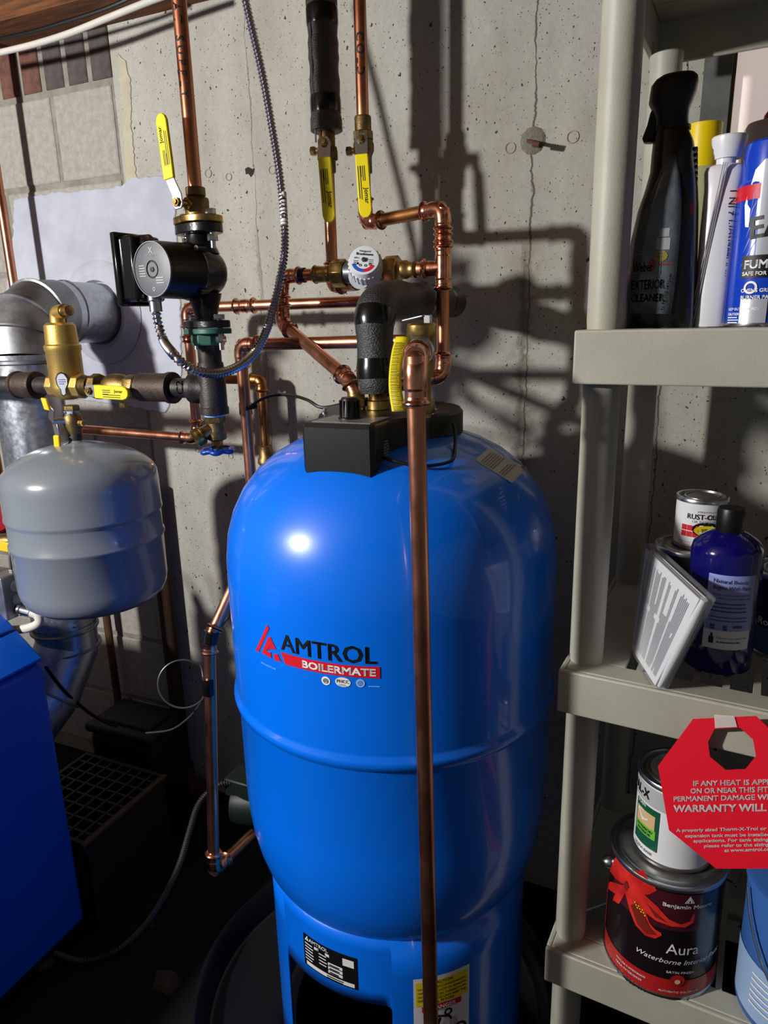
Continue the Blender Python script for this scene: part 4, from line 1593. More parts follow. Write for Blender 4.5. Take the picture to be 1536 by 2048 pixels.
# lower copper drop at the left of the tank
lowp = thing('tank_inlet_pipe', 'copper pipe with black tape dropping to an elbow at the lower left of the tank', 'pipe', P(428, 1745, 1.42))
T0, T1, T2, T3, T4 = P(492, 1118, 1.36), P(430, 1258, 1.32), P(408, 1300, 1.315), P(428, 1742, 1.42), P(505, 1668, 1.56)
run(lowp, [T0, (T1 + T2) / 2, T3, T4], bend=.03, leg=.02)
dn = (T3 - T2).normalized()
for p0, l in ((T1.lerp(T2, .4), .024), (P(417, 1372, 1.335), .034)):
    ddn = (T2 - T1).normalized().lerp(dn, .6).normalized() if l < .03 else dn
    part('tape', tube([p0 - ddn * l * .5, p0 - ddn * l * .45, p0 + ddn * l * .45, p0 + ddn * l * .5], [RP + .0022, RP + .0042, RP + .0042, RP + .0022] if l < .03 else [RP + .001, RP + .0016, RP + .0016, RP + .001], 18), TAPE, lowp)

# ================================================================== CABLES
mc = spline([P(484, -30, 1.28), P(500, 40, 1.29), P(525, 150, 1.30), P(545, 260, 1.31), P(558, 340, 1.315), P(567, 420, 1.32), P(570, 490, 1.32), P(563, 545, 1.315), P(548, 610, 1.30), P(530, 668, 1.27), P(508, 706, 1.24), P(478, 732, 1.19), P(440, 746, 1.15), P(402, 744, 1.11), P(368, 728, 1.09), P(346, 707, 1.085), kx + V((.010, 0, -.052)), kx + V((.002, 0, -.024)), kx], 10)
mcable = thing('armored_cable', 'ribbed steel armored cable looping from the ceiling down to the pump', 'cable', kx)
part('armor', armor_path(mc), ARMOR, mcable)
sg = spline([P(565.5, 385, 1.318), P(567.5, 420, 1.32), P(568.5, 450, 1.32)], 5)
part('paper_label', tube(sg, .0070, 14), LABW, mcable)
a, b = P(565.5, 385, 1.318), P(568.5, 455, 1.32)
cam_text('14/2 G', .0135, a, b, .0072, -.62, INK, mcable, 'label_print', .015, 1.35)

# ================================================================== FLUE
DR = .0765
DVX, DVY = -1.452, 1.20
flue = thing('flue_duct', 'galvanized round flue duct with a gored elbow entering the cement patched wall', 'duct', (DVX, DVY, .35))


def gored(pts, r, n=40):
    return tube(pts, r, n, False)


c1 = V((DX, WY + .03, DZ))
pA = V((DX + .004, 1.375, DZ))
elb = []
# quarter elbow of four gores from the wall stub down to the vertical duct
E0 = V((DX + .006, 1.335, DZ))
E3 = V((DVX, DVY, 1.335))
corner = V((DVX - .01, DVY, DZ + .012))
pts = []
for s in (0, .27, .52, .76, 1.0):
    p = E0 * (1 - s) ** 2 + corner * (2 * s * (1 - s)) + E3 * s * s
    pts.append(p)
part('stub', tube([c1, pA, E0], [DR, DR, DR + .001], 40, False), GALV, flue)
part('crimped_band', lathe([(DR + .001, 0), (DR + .0035, .002), (DR + .0035, .006), (DR + .001, .008)], pA, (0, -1, 0), 40, False), GALV, flue)
part('elbow', tube(pts, DR + .002, 40, False), GALVD, flue, ang=12)
for p, q_ in zip(pts[1:4], pts[2:5]):
    t = (q_ - p).normalized()
    i = pts.index(p)
    t = (pts[i + 1] - pts[i - 1]).normalized()
    part('elbow_rib', lathe([(DR + .001, -.004), (DR + .0065, -.002), (DR + .0065, .002), (DR + .001, .004)], p, t, 40, False), GALVD, flue)
part('riser', tube([E3 + V((0, 0, .01)), E3 + V((0, 0, -.03)), V((DVX, DVY, 1.2)), V((DVX, DVY, .66))], [DR + .002, DR, DR, DR], 40, False), GALV, flue)
part('riser_band', lathe([(DR + .001, 0), (DR + .004, .003), (DR + .004, .009), (DR + .001, .012)], E3 + V((0, 0, -.012)), (0, 0, 1), 40, False), GALVD, flue)
L0_ = V((DVX, DVY, .665))
L1_ = V((DVX, DVY, .60))
L2_ = V((DVX - .012, DVY - .07, .49))
L3_ = V((DVX - .03, DVY - .20, .40))
part('lower_elbow', tube([L0_, L1_, L2_], DR + .002, 40, False), GALV, flue, ang=12)
part('lower_elbow', tube([L2_, L3_, L3_ + V((-.008, -.052, -.018))], DR + .002, 40, False), GALV, flue, ang=12)
for p, t in ((L1_, V((0, 0, 1))), (L2_, (L3_ - L1_).normalized()), (L0_ + V((0, 0, -.012)), V((0, 0, 1)))):
    part('elbow_rib', lathe([(DR + .001, -.004), (DR + .007, -.002), (DR + .007, .002), (DR + .001, .004)], p, t, 40, False), GALVD, flue)
for px, py in ((148, 1252), (70, 1245), (172, 600)):
    d = cyl(px, py, DR, DVX, DVY)
    if py > 1000:
        c = V((DVX + DR * sin(d[0]), DVY - DR * cos(d[0]), d[1]))
        part('screw', lathe([(.005, 0), (.005, .003), (.002, .005)], c, (sin(d[0]), -cos(d[0]), 0), 8), STEEL, flue)
# draft regulator tee stub going left
part('draft_tee', tube([V((DVX - .05, DVY - .01, 1.215)), V((DVX - .22, DVY - .03, 1.215))], [.055, .06], 32), GALV, flue)

# ================================================================== BOILER CABINET
BXF, BYB, BZ0, BZ1 = -1.22, .94, .05, .725
boiler = thing('boiler', 'bright blue boiler cabinet with a sloped lid standing in front of the flue', 'boiler', (-1.55, .6, 0))
bsx = onY(32, 1255, BYB)
bsl = onY(0, 1227, BYB)
slx, slz = (bsl.x - BXF), (bsl.z - BZ1)
kk = 1.04
TXB, TZB = BXF + slx * kk, BZ1 + slz * kk
part('cabinet', prism([V((-1.86, .22, BZ0)), V((BXF, .22, BZ0)), V((BXF, .22, BZ1 - .012)), V((BXF - .012, .22, BZ1 - .006)), V((TXB, .22, TZB - .012)), V((-1.86, .22, TZB - .012))], (0, BYB - .22, 0)), BOILER, boiler, bevel=.008)
sd_ = V((slx, 0, slz)).normalized()
nn_ = V((-sd_.z, 0, sd_.x))
if nn_.z < 0:
    nn_ = -nn_
for nm_, t0_, t1_ in (('lower_panel', .002, (bsx - V((BXF, BYB, BZ1))).length - .003), ('upper_panel', (bsx - V((BXF, BYB, BZ1))).length + .003, sqrt(slx ** 2 + slz ** 2) * kk)):
    p0 = V((BXF, 0, BZ1)) + sd_ * t0_
    p1 = V((BXF, 0, BZ1)) + sd_ * t1_
    part(nm_, prism([V((p0.x, .215, p0.z)), V((p1.x, .215, p1.z)), V((p1.x, .215, p1.z)) - nn_ * .010, V((p0.x, .215, p0.z)) - nn_ * .010], (0, BYB - .212, 0)), BOILER, boiler, bevel=.003)
part('top_panel', box((-1.864, .216, TZB - .012), (TXB + .002, BYB + .002, TZB)), BOILER, boiler, bevel=.003)
for x, y in ((-1.82, .27), (-1.27, .27), (-1.82, .89), (-1.27, .89)):
    part('foot', box((x - .03, y - .03, 0), (x + .03, y + .03, BZ0 + .002)), SOOT, boiler)

# ================================================================== LOWER LEFT CLUTTER
# upturned milk crate: grid bottom up
crate = thing('milk_crate', 'dark upturned plastic milk crate with an open grid top', 'crate', (-1.345, 1.09, 0))
kx0, kx1, ky0, ky1, kz = -1.485, -1.205, .955, 1.235, .25
part('rim', join(box((kx0, ky0, kz - .03), (kx1, ky0 + .012, kz)), box((kx0, ky1 - .012, kz - .03), (kx1, ky1, kz)), box((kx0, ky0 + .012, kz - .03), (kx0 + .012, ky1 - .012, kz)), box((kx1 - .012, ky0 + .012, kz - .03), (kx1, ky1 - .012, kz))), CRATE, crate, bevel=.002)
for i in range(1, 8):
    x = kx0 + (kx1 - kx0) * i / 8
    part('grid_bar', box((x - .003, ky0 + .012, kz - .016), (x + .003, ky1 - .012, kz - .001)), CRATE, crate)
    y = ky0 + (ky1 - ky0) * i / 8
    part('grid_bar', box((kx0 + .012, y - .003, kz - .015), (kx1 - .012, y + .003, kz - .002)), CRATE, crate)
for a, b in (((kx0, ky0), (kx1, ky0 + .006)), ((kx0, ky1 - .006), (kx1, ky1)), ((kx0, ky0), (kx0 + .006, ky1)), ((kx1 - .006, ky0), (kx1, ky1))):
    part('side', box((a[0], a[1], .0), (b[0], b[1], kz - .028)), CRATE, crate)
part('top_edge', box((kx1 - .004, ky0 - .002, kz - .006), (kx1 + .004, ky1, kz + .001)), M('crate_edge_wood', (96, 68, 42), .8, var=.4, vscale=20), crate)

dbx = thing('black_tote', 'dark lidded box against the block wall behind the milk crate', 'box', (-1.425, 1.345, 0))
part('body', box((-1.515, 1.275, 0), (-1.29, 1.42, .285)), SOOT, dbx, bevel=.02, seg=4)
part('lid', box((-1.522, 1.268, .285), (-1.283, 1.428, .312)), SOOT, dbx, bevel=.01, seg=3)
part('lid_ridge', box((-1.495, 1.30, .310), (-1.31, 1.395, .320)), SOOT, dbx, bevel=.005)
single('rusty_pipe', rod((-1.585, 1.462, 0), (-1.585, 1.462, .95), .0115, 14), RUST, 'thin rusty steel pipe standing against the block wall', 'pipe')
wp_ = thing('brown_drain_pipe', 'dark brown pipe with a bottom elbow at the joint of block and poured wall', 'pipe', (-1.335, 1.45, 0))
part('pipe', rod((-1.338, 1.455, .06), (-1.338, 1.455, .98), .020, 16), DARKWOOD, wp_)
part('pipe', rod((-1.372, 1.472, .06), (-1.372, 1.472, .98), .010, 12), DARKWOOD, wp_)
part('elbow', tube(fillet([V((-1.338, 1.455, .10)), V((-1.338, 1.455, .032)), V((-1.25, 1.45, .03))], .03, 8), .027, 18), RUST, wp_)
# dark debris on the floor
rr = random.Random(11)
for i, (px, py, s) in enumerate(((330, 1965, .035), (85, 1925, .03), (300, 1850, .012))):
    c = onZ(px, py, 0)
    ring = [V((c.x + s * (1 + rr.uniform(-.3, .3)) * cos(a), c.y + s * .8 * (1 + rr.uniform(-.3, .3)) * sin(a), .0)) for a in [2 * pi * k / 9 for k in range(9)]]
    top_ = [V((p.x * .7 + c.x * .3, p.y * .7 + c.y * .3, .012 + rr.uniform(0, .008))) for p in ring]
    n = 9
    g = (ring + top_, [tuple(range(n, 2 * n))] + [(k, (k + 1) % n, n + (k + 1) % n, n + k) for k in range(n)] + [tuple(range(n - 1, -1, -1))])
    single('stone_chunk', g, M('rubble', (70, 60, 46), .95, var=.4, vscale=60, bump=.6, bscale=150),
           ['flat tan lump of rubble on the dark floor beside the drain pan', 'tan lump of rubble at the foot of the blue boiler', 'small tan crumb beside the armored cable on the floor'][i], 'stone')

# green motor low behind the tank, with armored cable along the floor
gm = thing('green_circulator', 'dark green circulator pump half hidden behind the lower left of the tank', 'pump', P(478, 1640, 1.62))
gc = P(492, 1605, 1.63)
gd = V((-.95, -.25, 0)).normalized()
part('motor', lathe([(.02, 0), (.043, .004), (.048, .02), (.048, .075), (.036, .085), (.033, .12)], gc + gd * .03, -gd, 28), GREENM, gm)
part('flange', lathe([(.055, 0), (.055, .012)], gc - gd * .07, gd, 24), GREENM, gm)
part('wiring_box', box((gc.x - .035, gc.y - .03, gc.z + .03), (gc.x + .035, gc.y + .03, gc.z + .075)), GREENM, gm, bevel=.004)
part('wall_pipe', rod((gc.x + .03, gc.y, gc.z), (gc.x + .03, WY, gc.z), .016, 14), IRON, gm)
lpx = [(474, 1567), (445, 1567), (415, 1586), (394, 1614), (378, 1665), (358, 1730), (325, 1798), (288, 1852), (232, 1902), (165, 1922), (98, 1902)]
lpts = []
for i, (px, py) in enumerate(lpx):
    d = 1.60 - .06 * sin(pi * i / (len(lpx) - 1) * .8) + (.10 * i / (len(lpx) - 1))
    r_ = ray(px, py)
    dmax = (.012 - CAMZ) / r_.z
    lpts.append(P(px, py, min(d, dmax)))
single('floor_armored_cable', armor_path(spline(lpts, 8), .0058, .0054), M('armor_dull', (84, 78, 75), .5, .8), 'dull armored cable lying in a curve on the dark floor beside the boiler', 'cable')
# loop of grey cable tied to the low copper pipe
lc = []
for i in range(15):
    a = radians(10 + 22 * i)
    lc.append(P(366 + 50 * cos(a), 1368 + 48 * sin(a), 1.345 + .002 * i))
tail = [P(407, 1388, 1.36), P(395, 1415, 1.37), P(372, 1440, 1.38), P(340, 1460, 1.39), P(292, 1466, 1.41)]
single('grey_cable', tube(spline([P(424, 1368, 1.335)] + lc + tail, 5), .0019, 8), CABLEG, 'thin grey cable coiled in one loop and taped to the low copper pipe', 'cable')
single('black_lead', tube(spline([P(92, 1335, 1.62), P(120, 1372, 1.72), P(150, 1402, 1.80), P(185, 1430, 1.88), P(215, 1446, 1.92), P(235, 1452, 1.93)], 6), .0042, 8), CABLEK, 'black cable hanging from the lower flue elbow to the dark box', 'cable')
single('thin_black_wire', tube(spline([P(424, 1268, 1.31), P(440, 1256, 1.32), P(455, 1240, 1.33), P(470, 1222, 1.34), P(484, 1200, 1.35)], 5), .0018, 6), CABLEK, 'thin black wire leaving the tape on the low copper pipe', 'cable')

# far left copper riser, pipes and controls behind the grey tank
YL = 1.40
fl = onY(12, 470, YL)
flp = thing('copper_riser', 'plain copper riser standing close to the block wall left of the cement patch', 'pipe', (fl.x, YL, .9))
part('pipe', rod((fl.x, YL, .75), (fl.x, YL, 2.098), .0118, 16), COPPER, flp)
fl2 = onY(14, 940, 1.36)
p2 = thing('short_riser', 'old copper riser with a black tape end behind the grey expansion tank', 'pipe', (fl2.x, 1.33, .9))
part('pipe', rod((fl2.x, 1.33, .98), (fl2.x, 1.33, 1.19), .014, 16), COPPERB, p2)
part('tape', rod((fl2.x, 1.33, .955), (fl2.x, 1.33, .99), .0155, 16), TAPE, p2)
zc_ = P(2, 1030, 1.92)
zvv = thing('zone_pump', 'dark green pump with a red round motor cap behind the grey tank', 'pump', zc_)
dirz = V((.55, -.83, 0)).normalized()
part('motor', lathe([(.060, -.06), (.062, -.05), (.062, .02), (.052, .03)], zc_, dirz, 28), GREENM, zvv)
part('red_cap', lathe([(.040, .029), (.040, .036), (.034, .042), (.004, .043)], zc_, dirz, 28), M('cap_red', (150, 22, 26), .4), zvv)
part('pipe_stub', rod(zc_ + V((-.02, .02, -.05)), zc_ + V((-.02, .02, -.105)), .016, 14), IRON, zvv)
bvv = thing('lower_valve', 'small ball valve with an orange yellow lever under the green pump', 'valve', P(8, 1088, 1.68))
vb = P(0, 1082, 1.69)
part('body', join(lathe([(.014, -.04), (.018, -.02), (.018, .02), (.014, .04)], vb, (1, .3, 0), 16)), BRASSD, bvv)
part('grip', obox(vb + V((.040, -.02, -.004)), (.034, .008, -.005), (0, .002, 0), (.002, 0, .012)), YELLOWO, bvv, bevel=.002)
jb = thing('junction_box', 'galvanized electrical junction box with knockouts beside the grey tank', 'junction box', P(20, 1225, 1.5))
jc = P(14, 1185, 1.52)
part('box', box((jc.x - .06, jc.y - .028, jc.z - .052), (jc.x + .026, jc.y + .03, jc.z + .045)), GALVD, jb, bevel=.003)
for dz_ in (.018, -.012):
    part('knockout', lathe([(.0125, 0), (.0125, .0012), (.0105, .0014)], (jc.x + .026, jc.y + .002, jc.z + dz_), (1, 0, 0), 18), GALV, jb)
part('conduit_connector', lathe([(.013, 0), (.013, .008), (.011, .010), (.011, .034)], (jc.x + .026, jc.y + .002, jc.z - .036), (1, .1, -.12), 16), STEEL, jb)
part('conduit', tube(spline([(jc.x + .055, jc.y + .004, jc.z - .040), (jc.x + .072, jc.y + .008, jc.z - .045), (jc.x + .075, jc.y + .006, jc.z - .062), (jc.x + .045, jc.y - .004, jc.z - .076), (jc.x - .02, jc.y - .01, jc.z - .088), (jc.x - .10, jc.y - .016, jc.z - .096)], 7), .0095, 12), CABLEW, jb)
part('lug', join(hexa((jc.x - .02, jc.y - .01, jc.z + .048), (0, 0, 1), .007, .008), hexa((jc.x + .012, jc.y + .01, jc.z + .048), (0, 0, 1), .006, .006)), STEEL, jb)
part('wire', tube(spline([(jc.x - .02, jc.y - .01, jc.z + .045), (jc.x - .04, jc.y, jc.z + .09), (jc.x - .08, jc.y + .02, jc.z + .13)], 6), .0035, 8), M('wire_brown', (70, 48, 44), .5), jb)
part('wire', tube(spline([(jc.x + .012, jc.y + .01, jc.z + .045), (jc.x + .004, jc.y + .02, jc.z + .09), (jc.x - .006, jc.y + .04, jc.z + .13)], 6), .003, 8), CABLEG, jb)
part('strap', box((jc.x - .03, jc.y + .03, jc.z - .01), (jc.x - .01, DVY - DR + .004, jc.z + .012)), STEEL, jb)

# ================================================================== SHELVING UNIT
SA = radians(4.5)


def S(u, v, z):
    return V((-.146 + u * cos(SA) + v * sin(SA), .93 - u * sin(SA) + v * cos(SA), z))


SU, SV = V((cos(SA), -sin(SA), 0)), V((sin(SA), cos(SA), 0))
shelfu = thing('shelving_unit', 'beige plastic shelving unit with round posts and deep shelf lips', 'shelf', S(.457, .228, 0))


def sbox(u0, v0, z0, u1, v1, z1):
    return obox(S((u0 + u1) / 2, (v0 + v1) / 2, (z0 + z1) / 2), SU * ((u1 - u0) / 2), SV * ((v1 - v0) / 2), V((0, 0, (z1 - z0) / 2)))


WD, DP = .914, .457
LEV = [1.862, 1.384, .912, .414]
for L_ in LEV:
    lh = .067
    pan_ = part('shelf_frame', join(sbox(0, 0, L_ - lh, WD, .008, L_), sbox(0, DP - .008, L_ - lh, WD, DP, L_), sbox(0, .008, L_ - lh, .008, DP - .008, L_), sbox(WD - .008, .008, L_ - lh, WD, DP - .008, L_),
                                    sbox(.008, .008, L_ - .006, WD - .008, .048, L_), sbox(.008, DP - .085, L_ - .006, WD - .008, DP - .008, L_), sbox(.008, .048, L_ - .006, .085, DP - .085, L_), sbox(WD - .085, .048, L_ - .006, WD - .008, DP - .085, L_),
                                    sbox(.085, DP / 2 - .02, L_ - .014, WD - .085, DP / 2 + .02, L_)), SHELFP, shelfu, bevel=.0025)
    n = 20
    for i in range(n):
        u = .085 + (WD - .17) * (i + .5) / n
        for v0, v1 in ((.047, DP / 2 - .019), (DP / 2 + .019, DP - .084)):
            o_ = part('slat', sbox(u - .0045, v0, L_ - .012, u + .0045, v1, L_ - .0005), SHELFP, pan_)
UU, VV0, VV1 = .024, .050, DP - .050
for u in (UU + .010, WD - UU - .010):
    for v in (VV0, VV1):
        for z0, z1 in ((1.384, 1.795), (.912, 1.317), (.414, .845), (0, .347)):
            uu = u - (.010 if (u < .2) else -.010)
            c = S(uu + .004 if u < .2 else uu, v, 0)
            part('post', lathe([(.0225, z0 - .004), (.0238, z0 + .01), (.0245, (z0 + z1) / 2), (.0245, z1 - .012), (.0252, z1 - .010), (.0252, z1 + .002)], c, (0, 0, 1), 28), SHELFP, shelfu)


def shelf_xy(px, py, z):
    return onZ(px, py, z)


# ---- top visible shelf
Z1 = LEV[1]
# black trigger spray bottle
yS = 1.035
sb = thing('spray_bottle', 'black trigger spray bottle with a dark grill cleaner label', 'spray bottle', V((onY(1328, 600, yS).x, yS, Z1)))


def outl(pairs, y):
    """silhouette rows: (py, left px, right px) -> (z, x0, x1) on plane y"""
    out = []
    for py, l, r in pairs:
        a, b = onY(l, py, y), onY(r, py, y)
        out.append(((a.z + b.z) / 2, a.x, b.x))
    return out


def slab(rows, y, depth, n=28, pw=2.6, zfix=None):
    """loft superellipse sections through silhouette rows; depth: half depth or list"""
    vs, fs = [], []
    for i, (z, x0, x1) in enumerate(rows):
        hx = (x1 - x0) / 2
        hy = depth[i] if isinstance(depth, (list, tuple)) else depth
        hy = min(hy, hx * 1.6)
        cx_ = (x0 + x1) / 2
        for k in range(n):
            t = 2 * pi * k / n
            ct, st_ = cos(t), sin(t)
            vs.append(V((cx_ + hx * (1 if ct >= 0 else -1) * abs(ct) ** (2 / pw), y + hy * (1 if st_ >= 0 else -1) * abs(st_) ** (2 / pw), z)))
    m_ = len(rows)
    for i in range(m_ - 1):
        for k in range(n):
            j = (k + 1) % n
            fs.append((i * n + k, i * n + j, (i + 1) * n + j, (i + 1) * n + k))
    fs.append(tuple(range(n)))
    fs.append(tuple(range((m_ - 1) * n, m_ * n)))
    return vs, fs


rows = outl([(662, 1247, 1388), (640, 1246, 1390), (560, 1252, 1394), (480, 1262, 1396), (420, 1276, 1397), (380, 1290, 1396), (345, 1300, 1393), (310, 1303, 1391), (285, 1306, 1387), (268, 1309, 1380), (258, 1312, 1376)], yS)
rows[0] = (Z1, rows[0][1], rows[0][2])
part('bottle', slab(rows, yS, [.030, .032, .033, .033, .032, .030, .028, .025, .022, .020, .019]), SPRAYB, sb)
lab_rows = [(628, 1258, 1342), (560, 1263, 1352), (500, 1269, 1358), (440, 1283, 1362), (400, 1296, 1363), (350, 1318, 1360), (310, 1334, 1352)]
yF = yS - .0335
vs, fs = [], []
for py, l, r in lab_rows:
    for k in range(5):
        p = onY(l + (r - l) * k / 4, py, yF - .0006 * (1 - abs(k - 2) / 2) + (.004 if py < 400 else 0) + (.004 if py < 330 else 0))
        vs.append(p)
for i in range(len(lab_rows) - 1):
    for k in range(4):
        a = i * 5 + k
        fs.append((a, a + 1, a + 6, a + 5))
spl = part('label_panel', (vs, fs), SPRAYL, sb, 'dark grey shiny grill cleaner label', solid=.0006)
yT = yF - .0018


def flat(g, px, py, y, sx=1.0, rot=0.0):
    o = onY(px, py, y)
    return onplane(move2(g, 0, 0, rot), o, (1, 0, 0), (0, 0, 1))


part('label_print', join(flat(fitw(text2d('Weber', 1, .02), .024, .012), 1265, 545, yT), flat(fitw(text2d('EXTERIOR', 1, .02), .040, .012), 1262, 580, yT), flat(fitw(text2d('CLEANER', 1, .02), .040, .010), 1261, 605, yT),
                         flat(fitw(text2d('16 FL OZ (472ml)', 1, .03), .044, .005), 1328, 620, yT, rot=radians(80)), flat(rect2(0, 0, .001, .028), 1318, 548, yT), flat(rect2(0, 0, .034, .001), 1264, 548, yT), flat(rect2(0, 0, .034, .001), 1268, 510, yT)), INKGREY, spl)
part('label_mark', join(flat(disc2(0, 0, .004, 14, .007), 1304, 530, yT), flat(rect2(0, 0, .018, .0012), 1316, 530, yT)), REDN, spl)
part('label_photo', join(flat(rect2(0, 0, .016, .014), 1312, 500, yT + .0008), flat(rect2(0, 0, .012, .010), 1318, 474, yT + .0008)), M('photo_grey', (150, 156, 160), .4), spl)
part('label_herb', flat(disc2(0, 0, .008, 10, .007), 1322, 512, yT + .0004), M('photo_yellow', (150, 140, 50), .5, var=.5, vscale=120), spl)
rows = outl([(262, 1308, 1378), (240, 1311, 1377), (222, 1306, 1379), (205, 1298, 1386), (188, 1300, 1393), (170, 1303, 1397), (158, 1312, 1396), (151, 1324, 1390), (147, 1338, 1376)], yS)
part('trigger_head', slab(rows, yS, [.018, .018, .019, .020, .021, .021, .019, .016, .009], pw=2.8), BLKPLAST, sb)
part('trigger', prism([onY(px, py, yS - .008) for px, py in ((1308, 216), (1320, 222), (1318, 250), (1306, 284), (1286, 284), (1284, 276), (1294, 250), (1301, 222))], (0, .016, 0)), BLKPLAST, sb, bevel=.003)
part('neck_ring', slab(outl([(262, 1308, 1382), (254, 1308, 1382)], yS), yS, .0215, pw=2.0), BLKPLAST, sb)
for i in range(6):
    part('grip_rib', obox(onY(1391, 300 + i * 12, yS), (.0028, 0, 0), (0, .013, 0), (0, 0, .0016)), BLKPLAST, sb, bevel=.001)

# bottle with yellow cap behind
yY = 1.20
c = onY(1405, 300, yY)
yb = thing('yellow_capped_can', 'can with a wide yellow cap behind the spray bottle and white tube', 'can', V((c.x, yY, Z1)))
rr0 = (onY(1437, 300, yY).x - onY(1376, 300, yY).x) / 2 + .004
zc1, zc0 = onY(1405, 250, yY).z, onY(1405, 342, yY).z
part('body', lathe([(.034, Z1), (.035, Z1 + .003), (.035, zc0 - .006), (.031, zc0 + .002)], (c.x, yY, 0), (0, 0, 1), 28), M('can_pale', (170, 170, 130), .4), yb)
part('cap', lathe([(rr0 * .93, zc0), (rr0 * .94, zc0 + .002), (rr0, zc1 - .004), (rr0 * .99, zc1), (rr0 * .9, zc1), (rr0 * .88, zc1 - .03)], (c.x, yY, 0), (0, 0, 1), 32, False), YCAP, yb)
part('nozzle', rod((c.x, yY, zc0), (c.x, yY, zc0 + .03), .008, 12), WHITEP, yb)
part('cap_bottom', lathe([(rr0 * .9, zc0 + .004), (rr0 * .9, zc0 + .008)], (c.x, yY, 0), (0, 0, 1), 28), YCAP, yb)
yl = onY(1302, 345, 1.16)
single('yellow_bottle', lathe([(.024, 0), (.0255, .003), (.0255, .22), (.018, .245), (.012, .25), (.012, .272)], (yl.x + .022, 1.20, Z1), (0, 0, 1), 24), YCAP, 'slim yellow bottle mostly hidden behind the black spray bottle', 'bottle')

# white flat bottle / tube
yW = 1.045
wt = thing('white_tube', 'tall white plastic bottle with a flared cap between spray bottle and blue can', 'bottle', V((onY(1425, 600, yW).x, yW, Z1)))
rows = outl([(660, 1386, 1449), (650, 1385, 1452), (560, 1392, 1462), (460, 1400, 1474), (380, 1408, 1484), (345, 1408, 1490), (335, 1412, 1488), (330, 1424, 1480)], yW)
rows[0] = (Z1, rows[0][1], rows[0][2])
part('body', slab(rows, yW, [.021, .022, .022, .021, .019, .017, .014, .010], pw=3.0), WHITEP, wt)
c = onY(1458, 330, yW)
zk = [onY(1458, p, yW).z for p in (336, 318, 310, 286, 276, 273)]
part('neck', lathe([(.0115, zk[0] - .004), (.0115, zk[1] + .004)], (c.x - .004, yW, 0), (0, 0, 1), 20), WHITEP, wt)
part('cap', lathe([(.0155, zk[1]), (.0165, zk[2]), (.0205, zk[3]), (.0208, zk[4]), (.0195, zk[5])], (c.x - .002, yW, 0), (0, 0, 1), 28), WHITEP, wt)
tw_ = text2d('ULTRAMINIMALSERUM 2 IN 1', .0125, .01)
a, b = onY(1437, 648, yW - .0205), onY(1474, 380, yW - .0195)
dr_ = (b - a).normalized()
part('side_print', onplane(fitw(tw_, (b - a).length, .0075), a, dr_, dr_.cross(V((0, 1, 0)))), M('print_slate', (60, 62, 84), .5), wt)
for k in range(3):
    part('groove', obox(onY(1410 + k * 4, 500, yW - .0215), (.0006 + .0, 0, .0), (0, .0006, 0), V((.012, 0, .10))), M('groove_grey', (150, 150, 156), .5), wt)

# blue aerosol can
yA_ = 1.03
ca = onY(1536, 560, yA_)
cr_ = .0375
acx = onY(1452, 655, yA_).x + cr_ - .002
ac = thing('aerosol_can', 'blue aerosol oven cleaner can with red stripe and silver lettering panel', 'aerosol can', V((acx, yA_, Z1)))
zz_ = lambda py: onY(1510, py, yA_ - .03).z
part('body', lathe([(cr_ - .001, Z1), (cr_, Z1 + .002), (cr_, zz_(365)), (cr_ * .97, zz_(361)), (cr_ * .9, zz_(355))], (acx, yA_, 0), (0, 0, 1), 40), BLUECAN, ac)
part('cap', lathe([(cr_ * .93, zz_(360)), (cr_ * .93, zz_(300)), (cr_ * .90, zz_(282)), (cr_ * .80, zz_(276))], (acx, yA_, 0), (0, 0, 1), 36), BLUECAN, ac)
part('base_ring', lathe([(cr_ + .001, Z1), (cr_ + .0015, Z1 + .002), (cr_ + .0015, Z1 + .004), (cr_, Z1 + .005)], (acx, yA_, 0), (0, 0, 1), 36, False), STEEL, ac)


def aw(g, th, z, off=.0006):
    return wrap(g, acx, yA_, cr_, th, z, off)


th0 = atan2(-acx, yA_)      # angle facing the camera
part('red_stripe', lathe([(cr_ + .0004, zz_(398)), (cr_ + .0004, zz_(368))], (acx, yA_, 0), (0, 0, 1), 40, False), INKR, ac)
thL = -1.15
part('silver_panel', aw(join(poly2([(.030, zz_(520) - zz_(600)), (.014, .05), (.010, .075), (.020, .112), (.03, .122)]), rect2(.03, 0, .055, .122, 6)), thL, zz_(540)), SILVERL, ac)
part('brand_print', aw(move2(text2d('EASY', .034, .03), 0, 0, radians(6)), thL + .55, zz_(478), .0012), INK, ac)
fp = part('fume_panel', aw(rect2(0, 0, .05, .026, 8), thL + .42, zz_(556), .0012), INK, ac)
part('fume_print', aw(join(move2(text2d('FUME FREE', .0135, .03), .003, .011), move2(text2d('SAFE FOR SELF CLEAN', .0062, .03), .002, .003)), thL + .42, zz_(556), .0018), INKW, ac)
part('burner_print', aw(join(move2(text2d('OVENS GRILLS', .006, .03), 0, .008), move2(text2d('BURNER PANS', .006, .03), 0, 0)), thL + .48, zz_(598), .0012), INKW, ac)
part('round_mark', aw(ring2(.008, 0, .005, .0075), thL + .55, zz_(575), .0012), INKW, ac)
part('caution_print', aw(join(move2(text2d('KEEP OUT OF REACH', .0042, .03), 0, .012), move2(text2d('CAUTION: ', .0042, .04), 0, .006), lines2(0, .004, .02, 3, .003, .0012, 3)), thL + .02, zz_(640), .0012), INKW, ac)
part('swirl', aw(join(*[poly2([(.012 + .002 * i, -.02 + .016 * i), (.022, -.005 + .017 * i), (.030, .012 + .017 * i), (.021, -.003 + .0165 * i)]) for i in range(5)]), thL, zz_(500), .0005), M('swirl_light', (96, 140, 226), .35), ac)
